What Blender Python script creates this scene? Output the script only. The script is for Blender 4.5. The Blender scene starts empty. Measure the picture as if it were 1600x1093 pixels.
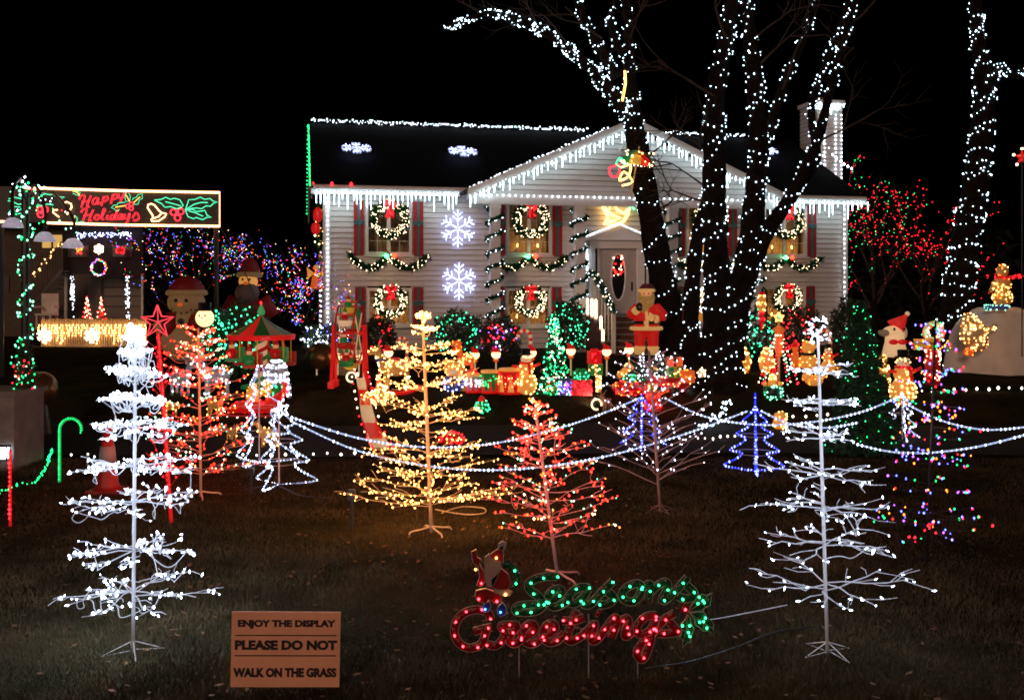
import bpy, bmesh, math, random
import numpy as np
from mathutils import Vector, Matrix
random.seed(7); rng = np.random.default_rng(7)
PI = math.pi; R = math.radians; sin = math.sin; cos = math.cos
C = bpy.context.scene.collection
SC = bpy.context.scene
# ------------------------------------------------------------ camera, sky, sun, exposure
F = 1556.0; CZ = 2.3; HY = 460.0
cam = bpy.data.cameras.new('camera'); cam.sensor_width = 36.0; cam.lens = 36.0 * F / 1600
cam.shift_y = -(546.5 - HY) / 1600; cam.clip_start = 0.1; cam.clip_end = 600
camo = bpy.data.objects.new('camera', cam); C.objects.link(camo)
camo.location = (0, 0, CZ); camo.rotation_euler = (R(90), 0, 0); SC.camera = camo
cam.dof.use_dof = True; cam.dof.focus_distance = 7.6; cam.dof.aperture_fstop = 6.3
W = bpy.data.worlds.new('World'); SC.world = W; W.use_nodes = True
_n = W.node_tree.nodes; _bg = _n['Background']
_sky = _n.new('ShaderNodeTexSky'); _sky.sky_type = 'NISHITA'; _sky.sun_disc = False
_sky.sun_elevation = R(-6); _sky.sun_rotation = R(200)
W.node_tree.links.new(_sky.outputs[0], _bg.inputs[0]); _bg.inputs[1].default_value = 0.012
_s = bpy.data.lights.new('street_lamp', 'SUN'); _s.energy = 0.72; _s.angle = R(12); _s.color = (1, .6, .42)  # directional lamp standing in for an unseen street lamp behind the camera
_so = bpy.data.objects.new('street_lamp', _s); C.objects.link(_so); _so.rotation_euler = (R(75), 0, R(-16)); _so.location = (0, -5, 12)
SC.view_settings.view_transform = 'Standard'; SC.view_settings.look = 'None'
SC.view_settings.exposure = 0; SC.view_settings.gamma = 1; SC.view_settings.use_curve_mapping = False
SC.cycles.sample_clamp_direct = 8; SC.cycles.sample_clamp_indirect = 1.2
SC.cycles.max_bounces = 4; SC.cycles.diffuse_bounces = 2; SC.cycles.glossy_bounces = 2; SC.cycles.transparent_max_bounces = 12
SC.cycles.use_denoising = True; SC.cycles.filter_width = 1.75; SC.cycles.caustics_reflective = False; SC.cycles.caustics_refractive = False
# ------------------------------------------------------------ placing helpers
GP = [(-40, -.3), (4, -.02), (6.5, 0), (13.3, .08), (13.6, .06), (16.4, .14), (17.3, .61), (26, .9), (60, 1.0), (400, 1.0)]
def gz(y):
    for (a, za), (b, zb) in zip(GP, GP[1:]):
        if y <= b: return za + (zb - za) * max(0, (y - a)) / (b - a)
    return GP[-1][1]
def P(px, py, Y): return Vector(((px - 800) / F * Y, Y, CZ - (py - HY) / F * Y))
def G(px, py):                     # the point of the ground that lies at this place in the photograph
    y = 4.0
    while y < 80:
        if CZ - (py - HY) / F * y <= gz(y): break
        y += .01
    return Vector(((px - 800) / F * y, y, gz(y)))
def U(a, b): return random.uniform(a, b)
# ------------------------------------------------------------ materials
MATS = {}
def mat(name, col, rough=.7, var=.25, scale=8, bump=0, metal=0, emit=0, ecol=None, trans=0, bscale=None):
    if name in MATS: return MATS[name]
    m = bpy.data.materials.new(name); m.use_nodes = True; nt = m.node_tree; b = nt.nodes['Principled BSDF']
    tc = nt.nodes.new('ShaderNodeTexCoord'); nz = nt.nodes.new('ShaderNodeTexNoise'); nz.inputs['Scale'].default_value = scale; nz.inputs['Detail'].default_value = 5
    nt.links.new(tc.outputs['Object'], nz.inputs['Vector'])
    rp = nt.nodes.new('ShaderNodeValToRGB'); rp.color_ramp.elements[0].position = .3; rp.color_ramp.elements[1].position = .72
    rp.color_ramp.elements[0].color = (*[c * (1 - var) for c in col], 1); rp.color_ramp.elements[1].color = (*[min(1, c * (1 + var)) for c in col], 1)
    nt.links.new(nz.outputs['Fac'], rp.inputs['Fac']); nt.links.new(rp.outputs['Color'], b.inputs['Base Color'])
    b.inputs['Specular IOR Level'].default_value = .08 if rough >= .8 else .5; b.inputs['Roughness'].default_value = rough; b.inputs['Metallic'].default_value = metal
    if bump:
        n2 = nt.nodes.new('ShaderNodeTexNoise'); n2.inputs['Scale'].default_value = bscale or scale * 4; nt.links.new(tc.outputs['Object'], n2.inputs['Vector'])
        bp = nt.nodes.new('ShaderNodeBump'); bp.inputs['Strength'].default_value = bump; bp.inputs['Distance'].default_value = .02
        nt.links.new(n2.outputs['Fac'], bp.inputs['Height']); nt.links.new(bp.outputs['Normal'], b.inputs['Normal'])
    if emit:
        b.inputs['Emission Color'].default_value = (*(ecol or col), 1); b.inputs['Emission Strength'].default_value = emit
        if emit < 1.2: m.cycles.emission_sampling = 'NONE'
    MATS[name] = m; return m
def em(name, col, s, sample=True):
    if name in MATS: return MATS[name]
    m = bpy.data.materials.new(name); m.use_nodes = True; nt = m.node_tree; nt.nodes.clear()
    e = nt.nodes.new('ShaderNodeEmission'); e.inputs[0].default_value = (*col, 1); e.inputs[1].default_value = s
    o = nt.nodes.new('ShaderNodeOutputMaterial'); nt.links.new(e.outputs[0], o.inputs[0])
    m.cycles.emission_sampling = 'FRONT' if sample else 'NONE'
    MATS[name] = m; return m
def plank_mat():
    return mat('siding_white', (.62, .6, .58), .6, .06, 2)
# bulbs
bW = em('bulb_cool_white', (.78, .88, 1), 26); bWW = em('bulb_warm_white', (1, .5, .14), 22)
bWn = em('bulb_white_near', (.66, .8, 1), 150); bYn = em('bulb_warm_near', (1, .4, .09), 150)
bR = em('bulb_red', (1, .012, .02), 8); bG = em('bulb_green', (.015, 1, .22), 4.5); bB = em('bulb_blue', (.1, .12, 1), 9)
bP = em('bulb_violet', (.4, .08, 1), 7); bA = em('bulb_amber', (1, .2, .02), 8); bPk = em('bulb_pink_red', (1, .013, .006), 85)
bGw = em('bulb_green_white', (.25, 1, .6), 6); bIc = em('icicle_glow', (.66, .92, 1), 17); bWd = em('bulb_ivory', (1, .72, .42), 16)
bT = em('bulb_tree_wrap', (.66, .86, 1), 18); bNr = em('neon_red', (1, .03, .05), 3.2); bNg = em('neon_green', (.1, 1, .5), 1.6); bNw = em('neon_cream', (1, .45, .18), 7)
bNy = em('neon_yellow', (1, .5, .08), 2.5); bRp = em('rope_white', (.5, .6, 1), .9); bRpB = em('rope_blue', (.03, .04, 1), 1.6); bRb = em('rope_bead_white', (.8, .88, 1), 14); bRbB = em('rope_bead_blue', (.2, .24, 1), 11)
bSn = em('snowflake_led', (.45, .5, 1), 30); bLol = em('globe_glow', (1, .5, .24), 3.2); bSt = em('star_led_pale', (.72, .78, 1), 40)
MULTI = [bR, bB, bG, bA, bP, bWd]
# surfaces
mSid = plank_mat(); mTrim = mat('trim_white', (.68, .66, .64), .5, .05, 3); mRoof = mat('roof_shingle', (.002, .002, .0024), .9, .4, 20, .5)
mRed = mat('shutter_red', (.34, .004, .008), .7, .12, 6); mRib = mat('ribbon_grey_green', (.05, .12, .12), .5, .1, 6)
mGar = mat('garland_needles', (.012, .05, .02), .8, .5, 30); mWire = mat('green_wire', (.01, .03, .015), .5, .2, 10)
mBark = mat('bark', (.0095, .007, .0055), .95, .45, 9, .8, bscale=24); mTwig = mat('twig', (.045, .035, .03), .9, .3, 10)
mWw = mat('white_wire', (.62, .62, .66), .4, .05, 10); mPoleW = mat('white_pole', (.7, .7, .72), .35, .05, 5); mTan = mat('tan_wire', (.65, .48, .3), .5, .1, 10)
mPink = mat('pale_branch', (.6, .35, .3), .5, .15, 10); mMau = mat('mauve_branch', (.3, .19, .19), .6, .2, 10); mRedW = mat('red_wrapped_wire', (.5, .03, .03), .5, .2, 10)
mBlk = mat('black_plastic', (.012, .012, .012), .4, .2, 10); mDk = mat('dark_metal', (.03, .03, .03), .4, .2, 10, metal=.6)
mBrick = mat('brick_step', (.14, .06, .045), .85, .35, 14, .4); mBow = mat('bow_red', (.6, .012, .02), .4, .15, 10)
mLeafD = mat('shrub_leaf', (.02, .045, .02), .7, .45, 12); mLeafE = mat('spruce_needle', (.015, .07, .035), .7, .4, 12)
mCurt = mat('curtain_cream', (.62, .48, .28), .9, .15, 5); mRoom = mat('room_wall', (.2, .16, .12), .9, .1, 3); mWood = mat('candle_base', (.6, .55, .45), .5, .1, 5)
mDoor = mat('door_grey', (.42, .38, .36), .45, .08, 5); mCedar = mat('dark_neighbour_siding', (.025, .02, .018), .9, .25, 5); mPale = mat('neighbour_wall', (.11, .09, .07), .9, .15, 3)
mFen = mat('fence_tan', (.45, .33, .22), .8, .2, 6); mCon = mat('concrete', (.2, .19, .18), .9, .25, 5, .3); mBron = mat('bronze_ball', (.2, .1, .04), .28, .3, 4, metal=.7)
mPlR = mat('plastic_red_lit', (.6, .012, .012), .35, .12, 5, emit=.3, ecol=(1, .01, .01)); mPlRd = mat('plastic_red', (.5, .015, .015), .35, .12, 5, emit=.06, ecol=(1, .01, .01))
mPlG = mat('plastic_green', (.02, .25, .06), .4, .2, 5, emit=.05, ecol=(.02, .8, .15)); mPlA = mat('plastic_amber_lit', (.8, .42, .12), .4, .15, 6, emit=.42, ecol=(1, .36, .06))
mPlW = mat('plastic_white_lit', (.8, .75, .65), .4, .08, 6, emit=.3, ecol=(1, .6, .3)); mPlO = mat('plastic_orange_lit', (.8, .2, .05), .4, .15, 6, emit=.36, ecol=(1, .14, .02))
mSkin = mat('plastic_face_lit', (.7, .42, .28), .5, .08, 6, emit=.3, ecol=(1, .42, .16)); mInfW = mat('inflatable_white', (.24, .17, .11), .6, .06, 4, emit=.07, ecol=(1, .5, .16)); mInfR = mat('inflatable_red', (.13, .004, .004), .6, .08, 4, emit=.02, ecol=(1, .01, .01))
mTin = mat('tinsel_silver', (.6, .62, .7), .3, .4, 60, .6, metal=.6, emit=.05, ecol=(.6, .7, 1)); mGold = mat('tinsel_gold', (.7, .45, .15), .4, .4, 50, .6, metal=.3, emit=.08, ecol=(1, .4, .08)); mMag = mat('tinsel_blue', (.08, .08, .3), .4, .3, 40, .5, emit=.05, ecol=(.2, .3, 1))
mSheet = mat('white_tarp', (.72, .66, .6), .8, .12, 3, .4); mYel = mat('canvas_yellow', (.7, .5, .06), .5, .1, 5, emit=.12, ecol=(1, .6, .05))
mLet_r = mat('letter_red_film', (.16, .003, .006), .25, .5, 14, .5); mLet_g = mat('letter_green_film', (.004, .05, .02), .25, .5, 14, .5); mRim = mat('letter_wire_rim', (.3, .24, .24), .4, .1, 8)
mCone = mat('traffic_cone_orange', (.3, .012, .008), .5, .15, 6); mSign = mat('sign_board', (.92, .45, .29), .6, .1, 5); mInk = mat('sign_ink', (.012, .008, .008), .6, .1, 8); mAsph = mat('asphalt', (.03, .03, .032), .9, .3, 30, .6)
def glass_mat():
    m = bpy.data.materials.new('window_glass'); m.use_nodes = True; nt = m.node_tree; nt.nodes.clear()
    t = nt.nodes.new('ShaderNodeBsdfTransparent'); t.inputs[0].default_value = (.9, .9, .9, 1); g = nt.nodes.new('ShaderNodeBsdfGlossy'); g.inputs['Roughness'].default_value = .03
    fr = nt.nodes.new('ShaderNodeFresnel'); fr.inputs[0].default_value = 1.5; mx = nt.nodes.new('ShaderNodeMixShader'); o = nt.nodes.new('ShaderNodeOutputMaterial')
    nt.links.new(fr.outputs[0], mx.inputs[0]); nt.links.new(t.outputs[0], mx.inputs[1]); nt.links.new(g.outputs[0], mx.inputs[2]); nt.links.new(mx.outputs[0], o.inputs[0]); return m
mGlass = glass_mat()
# ------------------------------------------------------------ mesh builder
class MB:
    def __init__(s): s.v = []; s.f = []; s.m = []
    def add(s, V, Fc, mi=0):
        k = len(s.v); s.v += [tuple(p) for p in V]
        for q in Fc: s.f.append(tuple(i + k for i in q)); s.m.append(mi)
        return s
    def box(s, c, d, rot=None, mi=0):
        V = []
        for x in (-.5, .5):
            for y in (-.5, .5):
                for z in (-.5, .5):
                    p = Vector((x * d[0], y * d[1], z * d[2]))
                    if rot is not None: p = rot @ p
                    V.append(p + Vector(c))
        return s.add(V, [(0, 1, 3, 2), (4, 6, 7, 5), (0, 4, 5, 1), (2, 3, 7, 6), (0, 2, 6, 4), (1, 5, 7, 3)], mi)
    def tube(s, pts, r, n=6, mi=0, flat=None):
        pts = [Vector(p) for p in pts]; N = len(pts); V = []; Fc = []; up = None
        for i, p in enumerate(pts):
            t = (pts[min(i + 1, N - 1)] - pts[max(i - 1, 0)]); t = t.normalized() if t.length > 1e-9 else Vector((0, 0, 1))
            if up is None: up = t.orthogonal().normalized()
            else:
                up = up - t * up.dot(t); up = up.normalized() if up.length > 1e-6 else t.orthogonal().normalized()
            w = t.cross(up); rr = r[i] if isinstance(r, (list, tuple)) else r
            for k in range(n):
                a = 2 * PI * k / n; q = (up * cos(a) + w * sin(a)) * rr
                if flat: q.y *= flat
                V.append(p + q)
        for i in range(N - 1):
            for k in range(n):
                a = i * n + k; b = i * n + (k + 1) % n; Fc.append((a, b, b + n, a + n))
        Fc.append(tuple(range(n))[::-1]); Fc.append(tuple(range((N - 1) * n, N * n)))
        return s.add(V, Fc, mi)
    def lathe(s, prof, c=(0, 0, 0), n=14, mi=0, sx=1, sy=1):
        V = []; Fc = []; c = Vector(c)
        for (r, z) in prof:
            for k in range(n):
                a = 2 * PI * k / n; V.append(c + Vector((r * cos(a) * sx, r * sin(a) * sy, z)))
        for i in range(len(prof) - 1):
            for k in range(n):
                a = i * n + k; b = i * n + (k + 1) % n; Fc.append((a, b, b + n, a + n))
        Fc.append(tuple(range(n))[::-1]); Fc.append(tuple(range((len(prof) - 1) * n, len(prof) * n)))
        return s.add(V, Fc, mi)
    def ell(s, c, r, n=12, m=8, mi=0):
        if not isinstance(r, (tuple, list)): r = (r, r, r)
        V = []; Fc = []; c = Vector(c)
        for i in range(m + 1):
            a = -PI / 2 + PI * i / m
            for k in range(n):
                b = 2 * PI * k / n; V.append(c + Vector((cos(a) * cos(b) * r[0], cos(a) * sin(b) * r[1], sin(a) * r[2])))
        for i in range(m):
            for k in range(n):
                p = i * n + k; q = i * n + (k + 1) % n; Fc.append((p, q, q + n, p + n))
        return s.add(V, Fc, mi)
    def prism(s, poly, y0, y1, mi=0):                # polygon in x-z, extruded along y
        n = len(poly); V = [(x, y0, z) for x, z in poly] + [(x, y1, z) for x, z in poly]
        Fc = [tuple(range(n)), tuple(range(2 * n - 1, n - 1, -1))]
        for i in range(n): j = (i + 1) % n; Fc.append((i, i + n, j + n, j))
        return s.add(V, Fc, mi)
    def tri(s, a, b, c, mi=0): return s.add([a, b, c], [(0, 1, 2)], mi)
    def build(s, name, mats, parent=None, smooth=False, **kw):
        me = bpy.data.meshes.new(name); me.from_pydata(s.v, [], s.f)
        for m in (mats if isinstance(mats, (list, tuple)) else [mats]): me.materials.append(m)
        if any(s.m): me.polygons.foreach_set('material_index', s.m)
        if smooth: me.polygons.foreach_set('use_smooth', [True] * len(me.polygons))
        me.update(); o = bpy.data.objects.new(name, me); C.objects.link(o)
        if parent is not None: o.parent = parent
        for k, v in kw.items(): o[k] = v
        return o
def T(name, label, cat, loc, rz=0, group=None):
    o = bpy.data.objects.new(name, None); C.objects.link(o); o.empty_display_size = .1
    o.location = loc; o.rotation_euler = (0, 0, rz); o['label'] = label; o['category'] = cat
    if group: o['group'] = group
    return o
def copy_obj(o, parent=None):
    c = o.copy(); C.objects.link(c); c.parent = parent
    for ch in list(o.children): copy_obj(ch, c)
    return c
OCT = [(1, 0, 0), (-1, 0, 0), (0, 1, 0), (0, -1, 0), (0, 0, 1), (0, 0, -1)]
OCF = [(0, 2, 4), (2, 1, 4), (1, 3, 4), (3, 0, 4), (2, 0, 5), (1, 2, 5), (3, 1, 5), (0, 3, 5)]
def bulb_mesh(pts, r, mats, name, parent=None, pick=None, elong=1.25, **kw):
    mats = mats if isinstance(mats, (list, tuple)) else [mats]; mb = MB()
    for i, p in enumerate(pts):
        rr = r * U(.55, 1.2); mi = pick(i, p) if pick else random.randrange(len(mats))
        mb.add([(p[0] + a * rr, p[1] + b * rr, p[2] + c * rr * elong) for a, b, c in OCT], OCF, mi)
    return mb.build(name, mats, parent, **kw)
def bulbs(parent, pts, r, mats, pick=None): return bulb_mesh(pts, r, mats, 'bulbs', parent, pick, kind='stuff')
def lights(label, pts, r, mats, group=None, wire=None, pick=None, name='string_lights', wr=.004):
    c = Vector(pts[0]); o = T(name, label, 'string lights', c); bulbs(o, [Vector(p) - c for p in pts], r, mats, pick)
    if group: o['group'] = group
    if wire:
        mb = MB()
        for w in wire: mb.tube([Vector(p) - c for p in w], wr, 4)
        mb.build('wire', mWire, o)
    return o
def walk(path, step):
    path = [Vector(p) for p in path]; out = []; d = 0
    for a, b in zip(path, path[1:]):
        L = (b - a).length
        while d <= L:
            out.append(a.lerp(b, d / L if L else 0)); d += step
        d -= L
    return out
def smooth_path(pts, n=6):
    pts = [Vector(p) for p in pts]; out = []; N = len(pts)
    for i in range(N - 1):
        p0 = pts[max(i - 1, 0)]; p1 = pts[i]; p2 = pts[i + 1]; p3 = pts[min(i + 2, N - 1)]
        for k in range(n):
            t = k / n
            out.append(.5 * ((2 * p1) + (p2 - p0) * t + (2 * p0 - 5 * p1 + 4 * p2 - p3) * t * t + (3 * p1 - p0 - 3 * p2 + p3) * t ** 3))
    out.append(pts[-1]); return out
def rdir():
    while True:
        v = Vector((U(-1, 1), U(-1, 1), U(-1, 1)))
        if .05 < v.length < 1: return v.normalized()
def needles(mb, pts, size, mi=0, out=None):
    for i, p in enumerate(pts):
        d = rdir()
        if out is not None: d = (d + out[i] * .9).normalized()
        w = d.orthogonal().normalized(); w = w * cos(i) + d.cross(w) * sin(i); s = size * U(.6, 1.25); p = Vector(p)
        mb.add([p - w * s * .24, p + d * s, p + w * s * .24, p - d * s * .15], [(0, 1, 2), (0, 2, 3)], mi)
def garland(parent, path, r, dens, step, br, bm, name='greenery', nm=None):
    mb = MB(); pts = []
    for p in walk(path, .02):
        for _ in range(dens):
            d = rdir(); pts.append(p + d * r * U(.2, .8))
    needles(mb, pts, r * 1.1); g = mb.build(name, nm or mGar, parent)
    bp = [p + rdir() * r * .9 for p in walk(path, step)]
    bp = [Vector((q[0], q[1] - abs(r * .5), q[2])) for q in bp]
    bulbs(parent, bp, br, bm); return g
# ------------------------------------------------------------ ground
def ground():
    xs = [-150, -60, -30] + [x * .5 for x in range(-36, 37)] + [30, 60, 150]
    ys = [-30, -10, 0] + [4 + .15 * i for i in range(160)] + [30, 34, 40, 60, 100, 200, 400]
    V = [(x, y, gz(y) + .012 * sin(x * 2.1 + y * 1.3) + .01 * sin(x * .7 - y * 2.3)) for y in ys for x in xs]; n = len(xs)
    Fc = [(j * n + i, j * n + i + 1, (j + 1) * n + i + 1, (j + 1) * n + i) for j in range(len(ys) - 1) for i in range(n - 1)]
    m = bpy.data.materials.new('lawn_soil'); m.use_nodes = True; nt = m.node_tree; b = nt.nodes['Principled BSDF']; tc = nt.nodes.new('ShaderNodeTexCoord')
    n1 = nt.nodes.new('ShaderNodeTexNoise'); n1.inputs['Scale'].default_value = 1.3; n1.inputs['Detail'].default_value = 9; n1.inputs['Roughness'].default_value = .75
    nt.links.new(tc.outputs['Object'], n1.inputs['Vector']); rp = nt.nodes.new('ShaderNodeValToRGB'); e = rp.color_ramp.elements
    e[0].position = .35; e[0].color = (.012, .016, .007, 1); e[1].position = .68; e[1].color = (.045, .032, .018, 1); nt.links.new(n1.outputs['Fac'], rp.inputs['Fac']); nt.links.new(rp.outputs['Color'], b.inputs['Base Color'])
    b.inputs['Roughness'].default_value = 1; b.inputs['Specular IOR Level'].default_value = 0; n2 = nt.nodes.new('ShaderNodeTexNoise'); n2.inputs['Scale'].default_value = 60; nt.links.new(tc.outputs['Object'], n2.inputs['Vector'])
    bp = nt.nodes.new('ShaderNodeBump'); bp.inputs['Strength'].default_value = .8; bp.inputs['Distance'].default_value = .03; nt.links.new(n2.outputs['Fac'], bp.inputs['Height']); nt.links.new(bp.outputs['Normal'], b.inputs['Normal'])
    mb = MB(); mb.add(V, Fc); mb.build('ground', m, None, True, kind='structure')
    mb = MB(); ys = [13.75 + .1 * i for i in range(27)]; xs = [-14 + i for i in range(29)]; n = len(xs)
    mb.add([(x, y + .15 * sin(x * .5), gz(y + .15 * sin(x * .5)) + .028) for y in ys for x in xs], [(j * n + i, j * n + i + 1, (j + 1) * n + i + 1, (j + 1) * n + i) for j in range(len(ys) - 1) for i in range(n - 1)])
    mb.build('driveway', mAsph, None, True, kind='structure')
ground()
def grass():
    N = 230000; Y = 5.2 + 8.3 * rng.random(N) ** 1.35; X = (rng.random(N) - .5) * 2 * (Y * .56 + .3)
    Z = np.interp(Y, [a for a, b in GP], [b for a, b in GP]); h = (.02 + .035 * rng.random(N)) * (1 + .3 * np.sin(X * 1.7) * np.sin(Y * 2.1)); w = .0025 + .0016 * rng.random(N) + Y * .0001
    a = rng.random(N) * 2 * PI; lx = h * (rng.random(N) - .5) * 1.6; ly = h * (rng.random(N) - .5) * 1.6
    V = np.zeros((N, 3, 3), np.float32)
    V[:, 0] = np.stack([X - w * np.cos(a), Y - w * np.sin(a), Z - .005], 1); V[:, 1] = np.stack([X + w * np.cos(a), Y + w * np.sin(a), Z - .005], 1); V[:, 2] = np.stack([X + lx, Y + ly, Z + h], 1)
    me = bpy.data.meshes.new('grass'); me.vertices.add(3 * N); me.vertices.foreach_set('co', V.ravel())
    me.loops.add(3 * N); me.loops.foreach_set('vertex_index', np.arange(3 * N)); me.polygons.add(N); me.polygons.foreach_set('loop_start', np.arange(0, 3 * N, 3)); me.polygons.foreach_set('loop_total', np.full(N, 3))
    me.update(); me.validate(); me.materials.append(mat('grass_blade', (.062, .046, .023), .8, .6, 2.2)); o = bpy.data.objects.new('grass', me); C.objects.link(o)
    o['kind'] = 'stuff'; o['label'] = 'short dormant winter grass covering the front lawn'; o['category'] = 'grass'
grass()
# ------------------------------------------------------------ the house
HA = R(12); hc, hs = cos(HA), sin(HA); HX, HYo = (508 - 800) / F * 25.0, 25.0; HZ = .86; HL = 14.4; HD = 8.0
def hw(u, v, z): return Vector((HX + u * hc - v * hs, HYo + u * hs + v * hc, z))
def hp(px, py, v=0):
    dx, dy, dz = (px - 800) / F, 1.0, -(py - HY) / F; nx, ny = -hs, hc
    t = (v + HX * nx + HYo * ny) / (dx * nx + dy * ny); x, y = t * dx - HX, t * dy - HYo
    return x * hc + y * hs, CZ + t * dz
def TH(name, label, cat, u, v, z, group=None): return T(name, label, cat, hw(u, v, z), HA, group)
EZ = hp(487, 298, -.4)[1]                      # eave height
RZ = EZ + 2.2                                   # ridge height
house = T('house', 'white clapboard raised ranch house with red shutters and a gabled front', 'house', (HX, HYo, 0), HA)
def siding(parent, u0, u1, z0, z1, v, holes=(), lim=None, axis='u', lap=.135):
    mb = MB(); z = z0
    while z < z1 - .01:
        zt = min(z + lap, z1); zm = (z + zt) / 2; a, b = (u0, u1) if lim is None else lim(zm)
        iv = [(a, b)]
        for (ha, hb, za, zb) in holes:
            if min(zb, zt) - max(za, z) > .012:
                nv = []
                for (p, q) in iv:
                    if hb <= p or ha >= q: nv.append((p, q)); continue
                    if ha > p: nv.append((p, ha))
                    if hb < q: nv.append((hb, q))
                iv = nv
        for (p, q) in iv:
            if q - p < .02: continue
            ztg = zt - .011
            if axis == 'u': V = [(p, v - .035, z), (q, v - .035, z), (q, v - .008, ztg), (p, v - .008, ztg), (p, v + .03, z), (q, v + .03, z)]
            else: V = [(v - .035, p, z), (v - .035, q, z), (v - .008, q, ztg), (v - .008, p, ztg), (v + .03, p, z), (v + .03, q, z)]
            mb.add(V, [(0, 1, 2, 3), (4, 5, 1, 0)])
        z = zt
    return mb.build('siding', mSid, parent, kind='stuff')
WR = {'UL': (573, 641, 318, 396), 'UM': (793, 859, 319, 397), 'UH': (1073, 1133, 322, 398), 'UR': (1193, 1257, 323, 399),
      'LL': (575, 641, 452, 507), 'LM': (792, 858, 452, 508), 'LH': (1074, 1134, 451, 505), 'LR': (1193, 1255, 450, 504)}
WIN = {}
for k, (a, b, t, d) in WR.items():
    u0, _ = hp(a, t); u1, _ = hp(b, t); um = (a + b) / 2; WIN[k] = (u0, u1, hp(um, d)[1], hp(um, t)[1])
DU0, DU1 = hp(916, 400)[0], hp(1004, 400)[0]; DUM = hp(965, 400)[0]; DZ0 = hp(965, 491)[1]; DZ1 = hp(965, 386)[1]
holes = [(w[0] - .02, w[1] + .02, w[2], w[3]) for w in WIN.values()] + [(DU0 + .05, DU1 - .05, DZ0 - .3, DZ1)]
siding(house, 0, HL, HZ - .1, EZ + .05, 0, holes)
siding(house, 0, HD, HZ - .1, RZ, -.001, (), lambda z: (0, HD) if z < EZ else ((z - EZ) / (RZ - EZ) * HD / 2, HD - (z - EZ) / (RZ - EZ) * HD / 2), 'v')
mb = MB()                                        # inner shell so no light leaks through
mb.box((HL / 2, HD - .1, (HZ + EZ) / 2), (HL, .1, EZ - HZ)); mb.box((HL - .05, HD / 2, (HZ + EZ) / 2), (.1, HD, EZ - HZ)); mb.box((HL / 2, HD / 2, EZ - .1), (HL - .3, HD - .3, .05))
mb.prism([(0, EZ), (HD, EZ), (HD / 2, RZ)], HL - .1, HL, 0)
mb.v[-6:] = [(y, x, z) for x, y, z in mb.v[-6:]]
mb.build('back_wall', mSid, house)
for u in (.06, HL - .06): mb = MB(); mb.box((u, -.03, (HZ + EZ) / 2 - .05), (.14, .06, EZ - HZ)); mb.build('corner_board', mTrim, house)
mb = MB()
mb.box((-.03, .08, (HZ + EZ) / 2 - .05), (.05, .14, EZ - HZ)); mb.build('corner_board', mTrim, house)
# roof
def slab(name, quad, th, m, parent):
    q = [Vector(p) for p in quad]; n = (q[1] - q[0]).cross(q[3] - q[0]).normalized() * th
    mb = MB(); mb.add(q + [p + n for p in q], [(0, 3, 2, 1), (4, 5, 6, 7), (0, 1, 5, 4), (1, 2, 6, 5), (2, 3, 7, 6), (3, 0, 4, 7)]); return mb.build(name, m, parent)
OV = .42; sl = (RZ - EZ) / (HD / 2); ez = EZ - sl * .0
slab('roof', [(-.35, -OV, EZ), (HL + .35, -OV, EZ), (HL + .35, HD / 2, RZ + .1), (-.35, HD / 2, RZ + .1)], .12, mRoof, house)
slab('roof', [(HL + .35, HD + OV, EZ), (-.35, HD + OV, EZ), (-.35, HD / 2, RZ + .1), (HL + .35, HD / 2, RZ + .1)], .12, mRoof, house)
mb = MB(); mb.box((HL / 2, -OV - .015, EZ + .03), (HL + .7, .03, .2)); mb.build('fascia', mTrim, house)
mb = MB(); mb.box((HL / 2, -OV / 2 - .01, EZ - .04), (HL + .66, OV - .02, .02)); mb.build('soffit', mTrim, house)
mb = MB(); mb.tube([(-.3, -OV - .09, EZ + .09), (HL + .3, -OV - .09, EZ + .09)], .06, 8); mb.build('gutter', mTrim, house)
mb = MB()
for s_, e_ in (((-.36, -OV, EZ + .02), (-.36, HD / 2, RZ + .12)), ((-.36, HD + OV, EZ + .02), (-.36, HD / 2, RZ + .12))):
    a, b = Vector(s_), Vector(e_); mb.add([a, b, b - Vector((0, 0, .2)), a - Vector((0, 0, .2)), a + Vector((.04, 0, 0)), b + Vector((.04, 0, 0)), b + Vector((.04, 0, -.2)), a + Vector((.04, 0, -.2))], [(0, 1, 2, 3), (7, 6, 5, 4), (0, 4, 5, 1), (3, 2, 6, 7)])
mb.build('rake_board', mTrim, house)
# front gable on four columns
GV = -1.25; GU0 = hp(737, 300, GV)[0]; GUM, GZA = hp(985, 196, GV); GU1 = 2 * GUM - GU0; GZ0 = hp(800, 312, GV)[1]; GZE = hp(740, 300, GV)[1]
gs = (GZA - GZE) / (GUM - GU0)
siding(house, GU0, GU1, GZ0 + .12, GZA, GV, [(GUM - .3, GUM + .3, GZA - 1.15, GZA - .62)], lambda z: (GU0 + max(.1, (z - GZE) / gs), GU1 - max(.1, (z - GZE) / gs)))
mb = MB(); mb.box((GUM, GV + .03, GZA - .885), (.56, .03, .5)); 
for i in range(6): mb.box((GUM, GV - .01, GZA - 1.1 + i * .085), (.56, .05, .02), Matrix.Rotation(R(35), 3, 'X'))
mb.box((GUM - .3, GV - .02, GZA - .885), (.06, .06, .6)); mb.box((GUM + .3, GV - .02, GZA - .885), (.06, .06, .6)); mb.build('gable_vent', mTrim, house)
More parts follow.
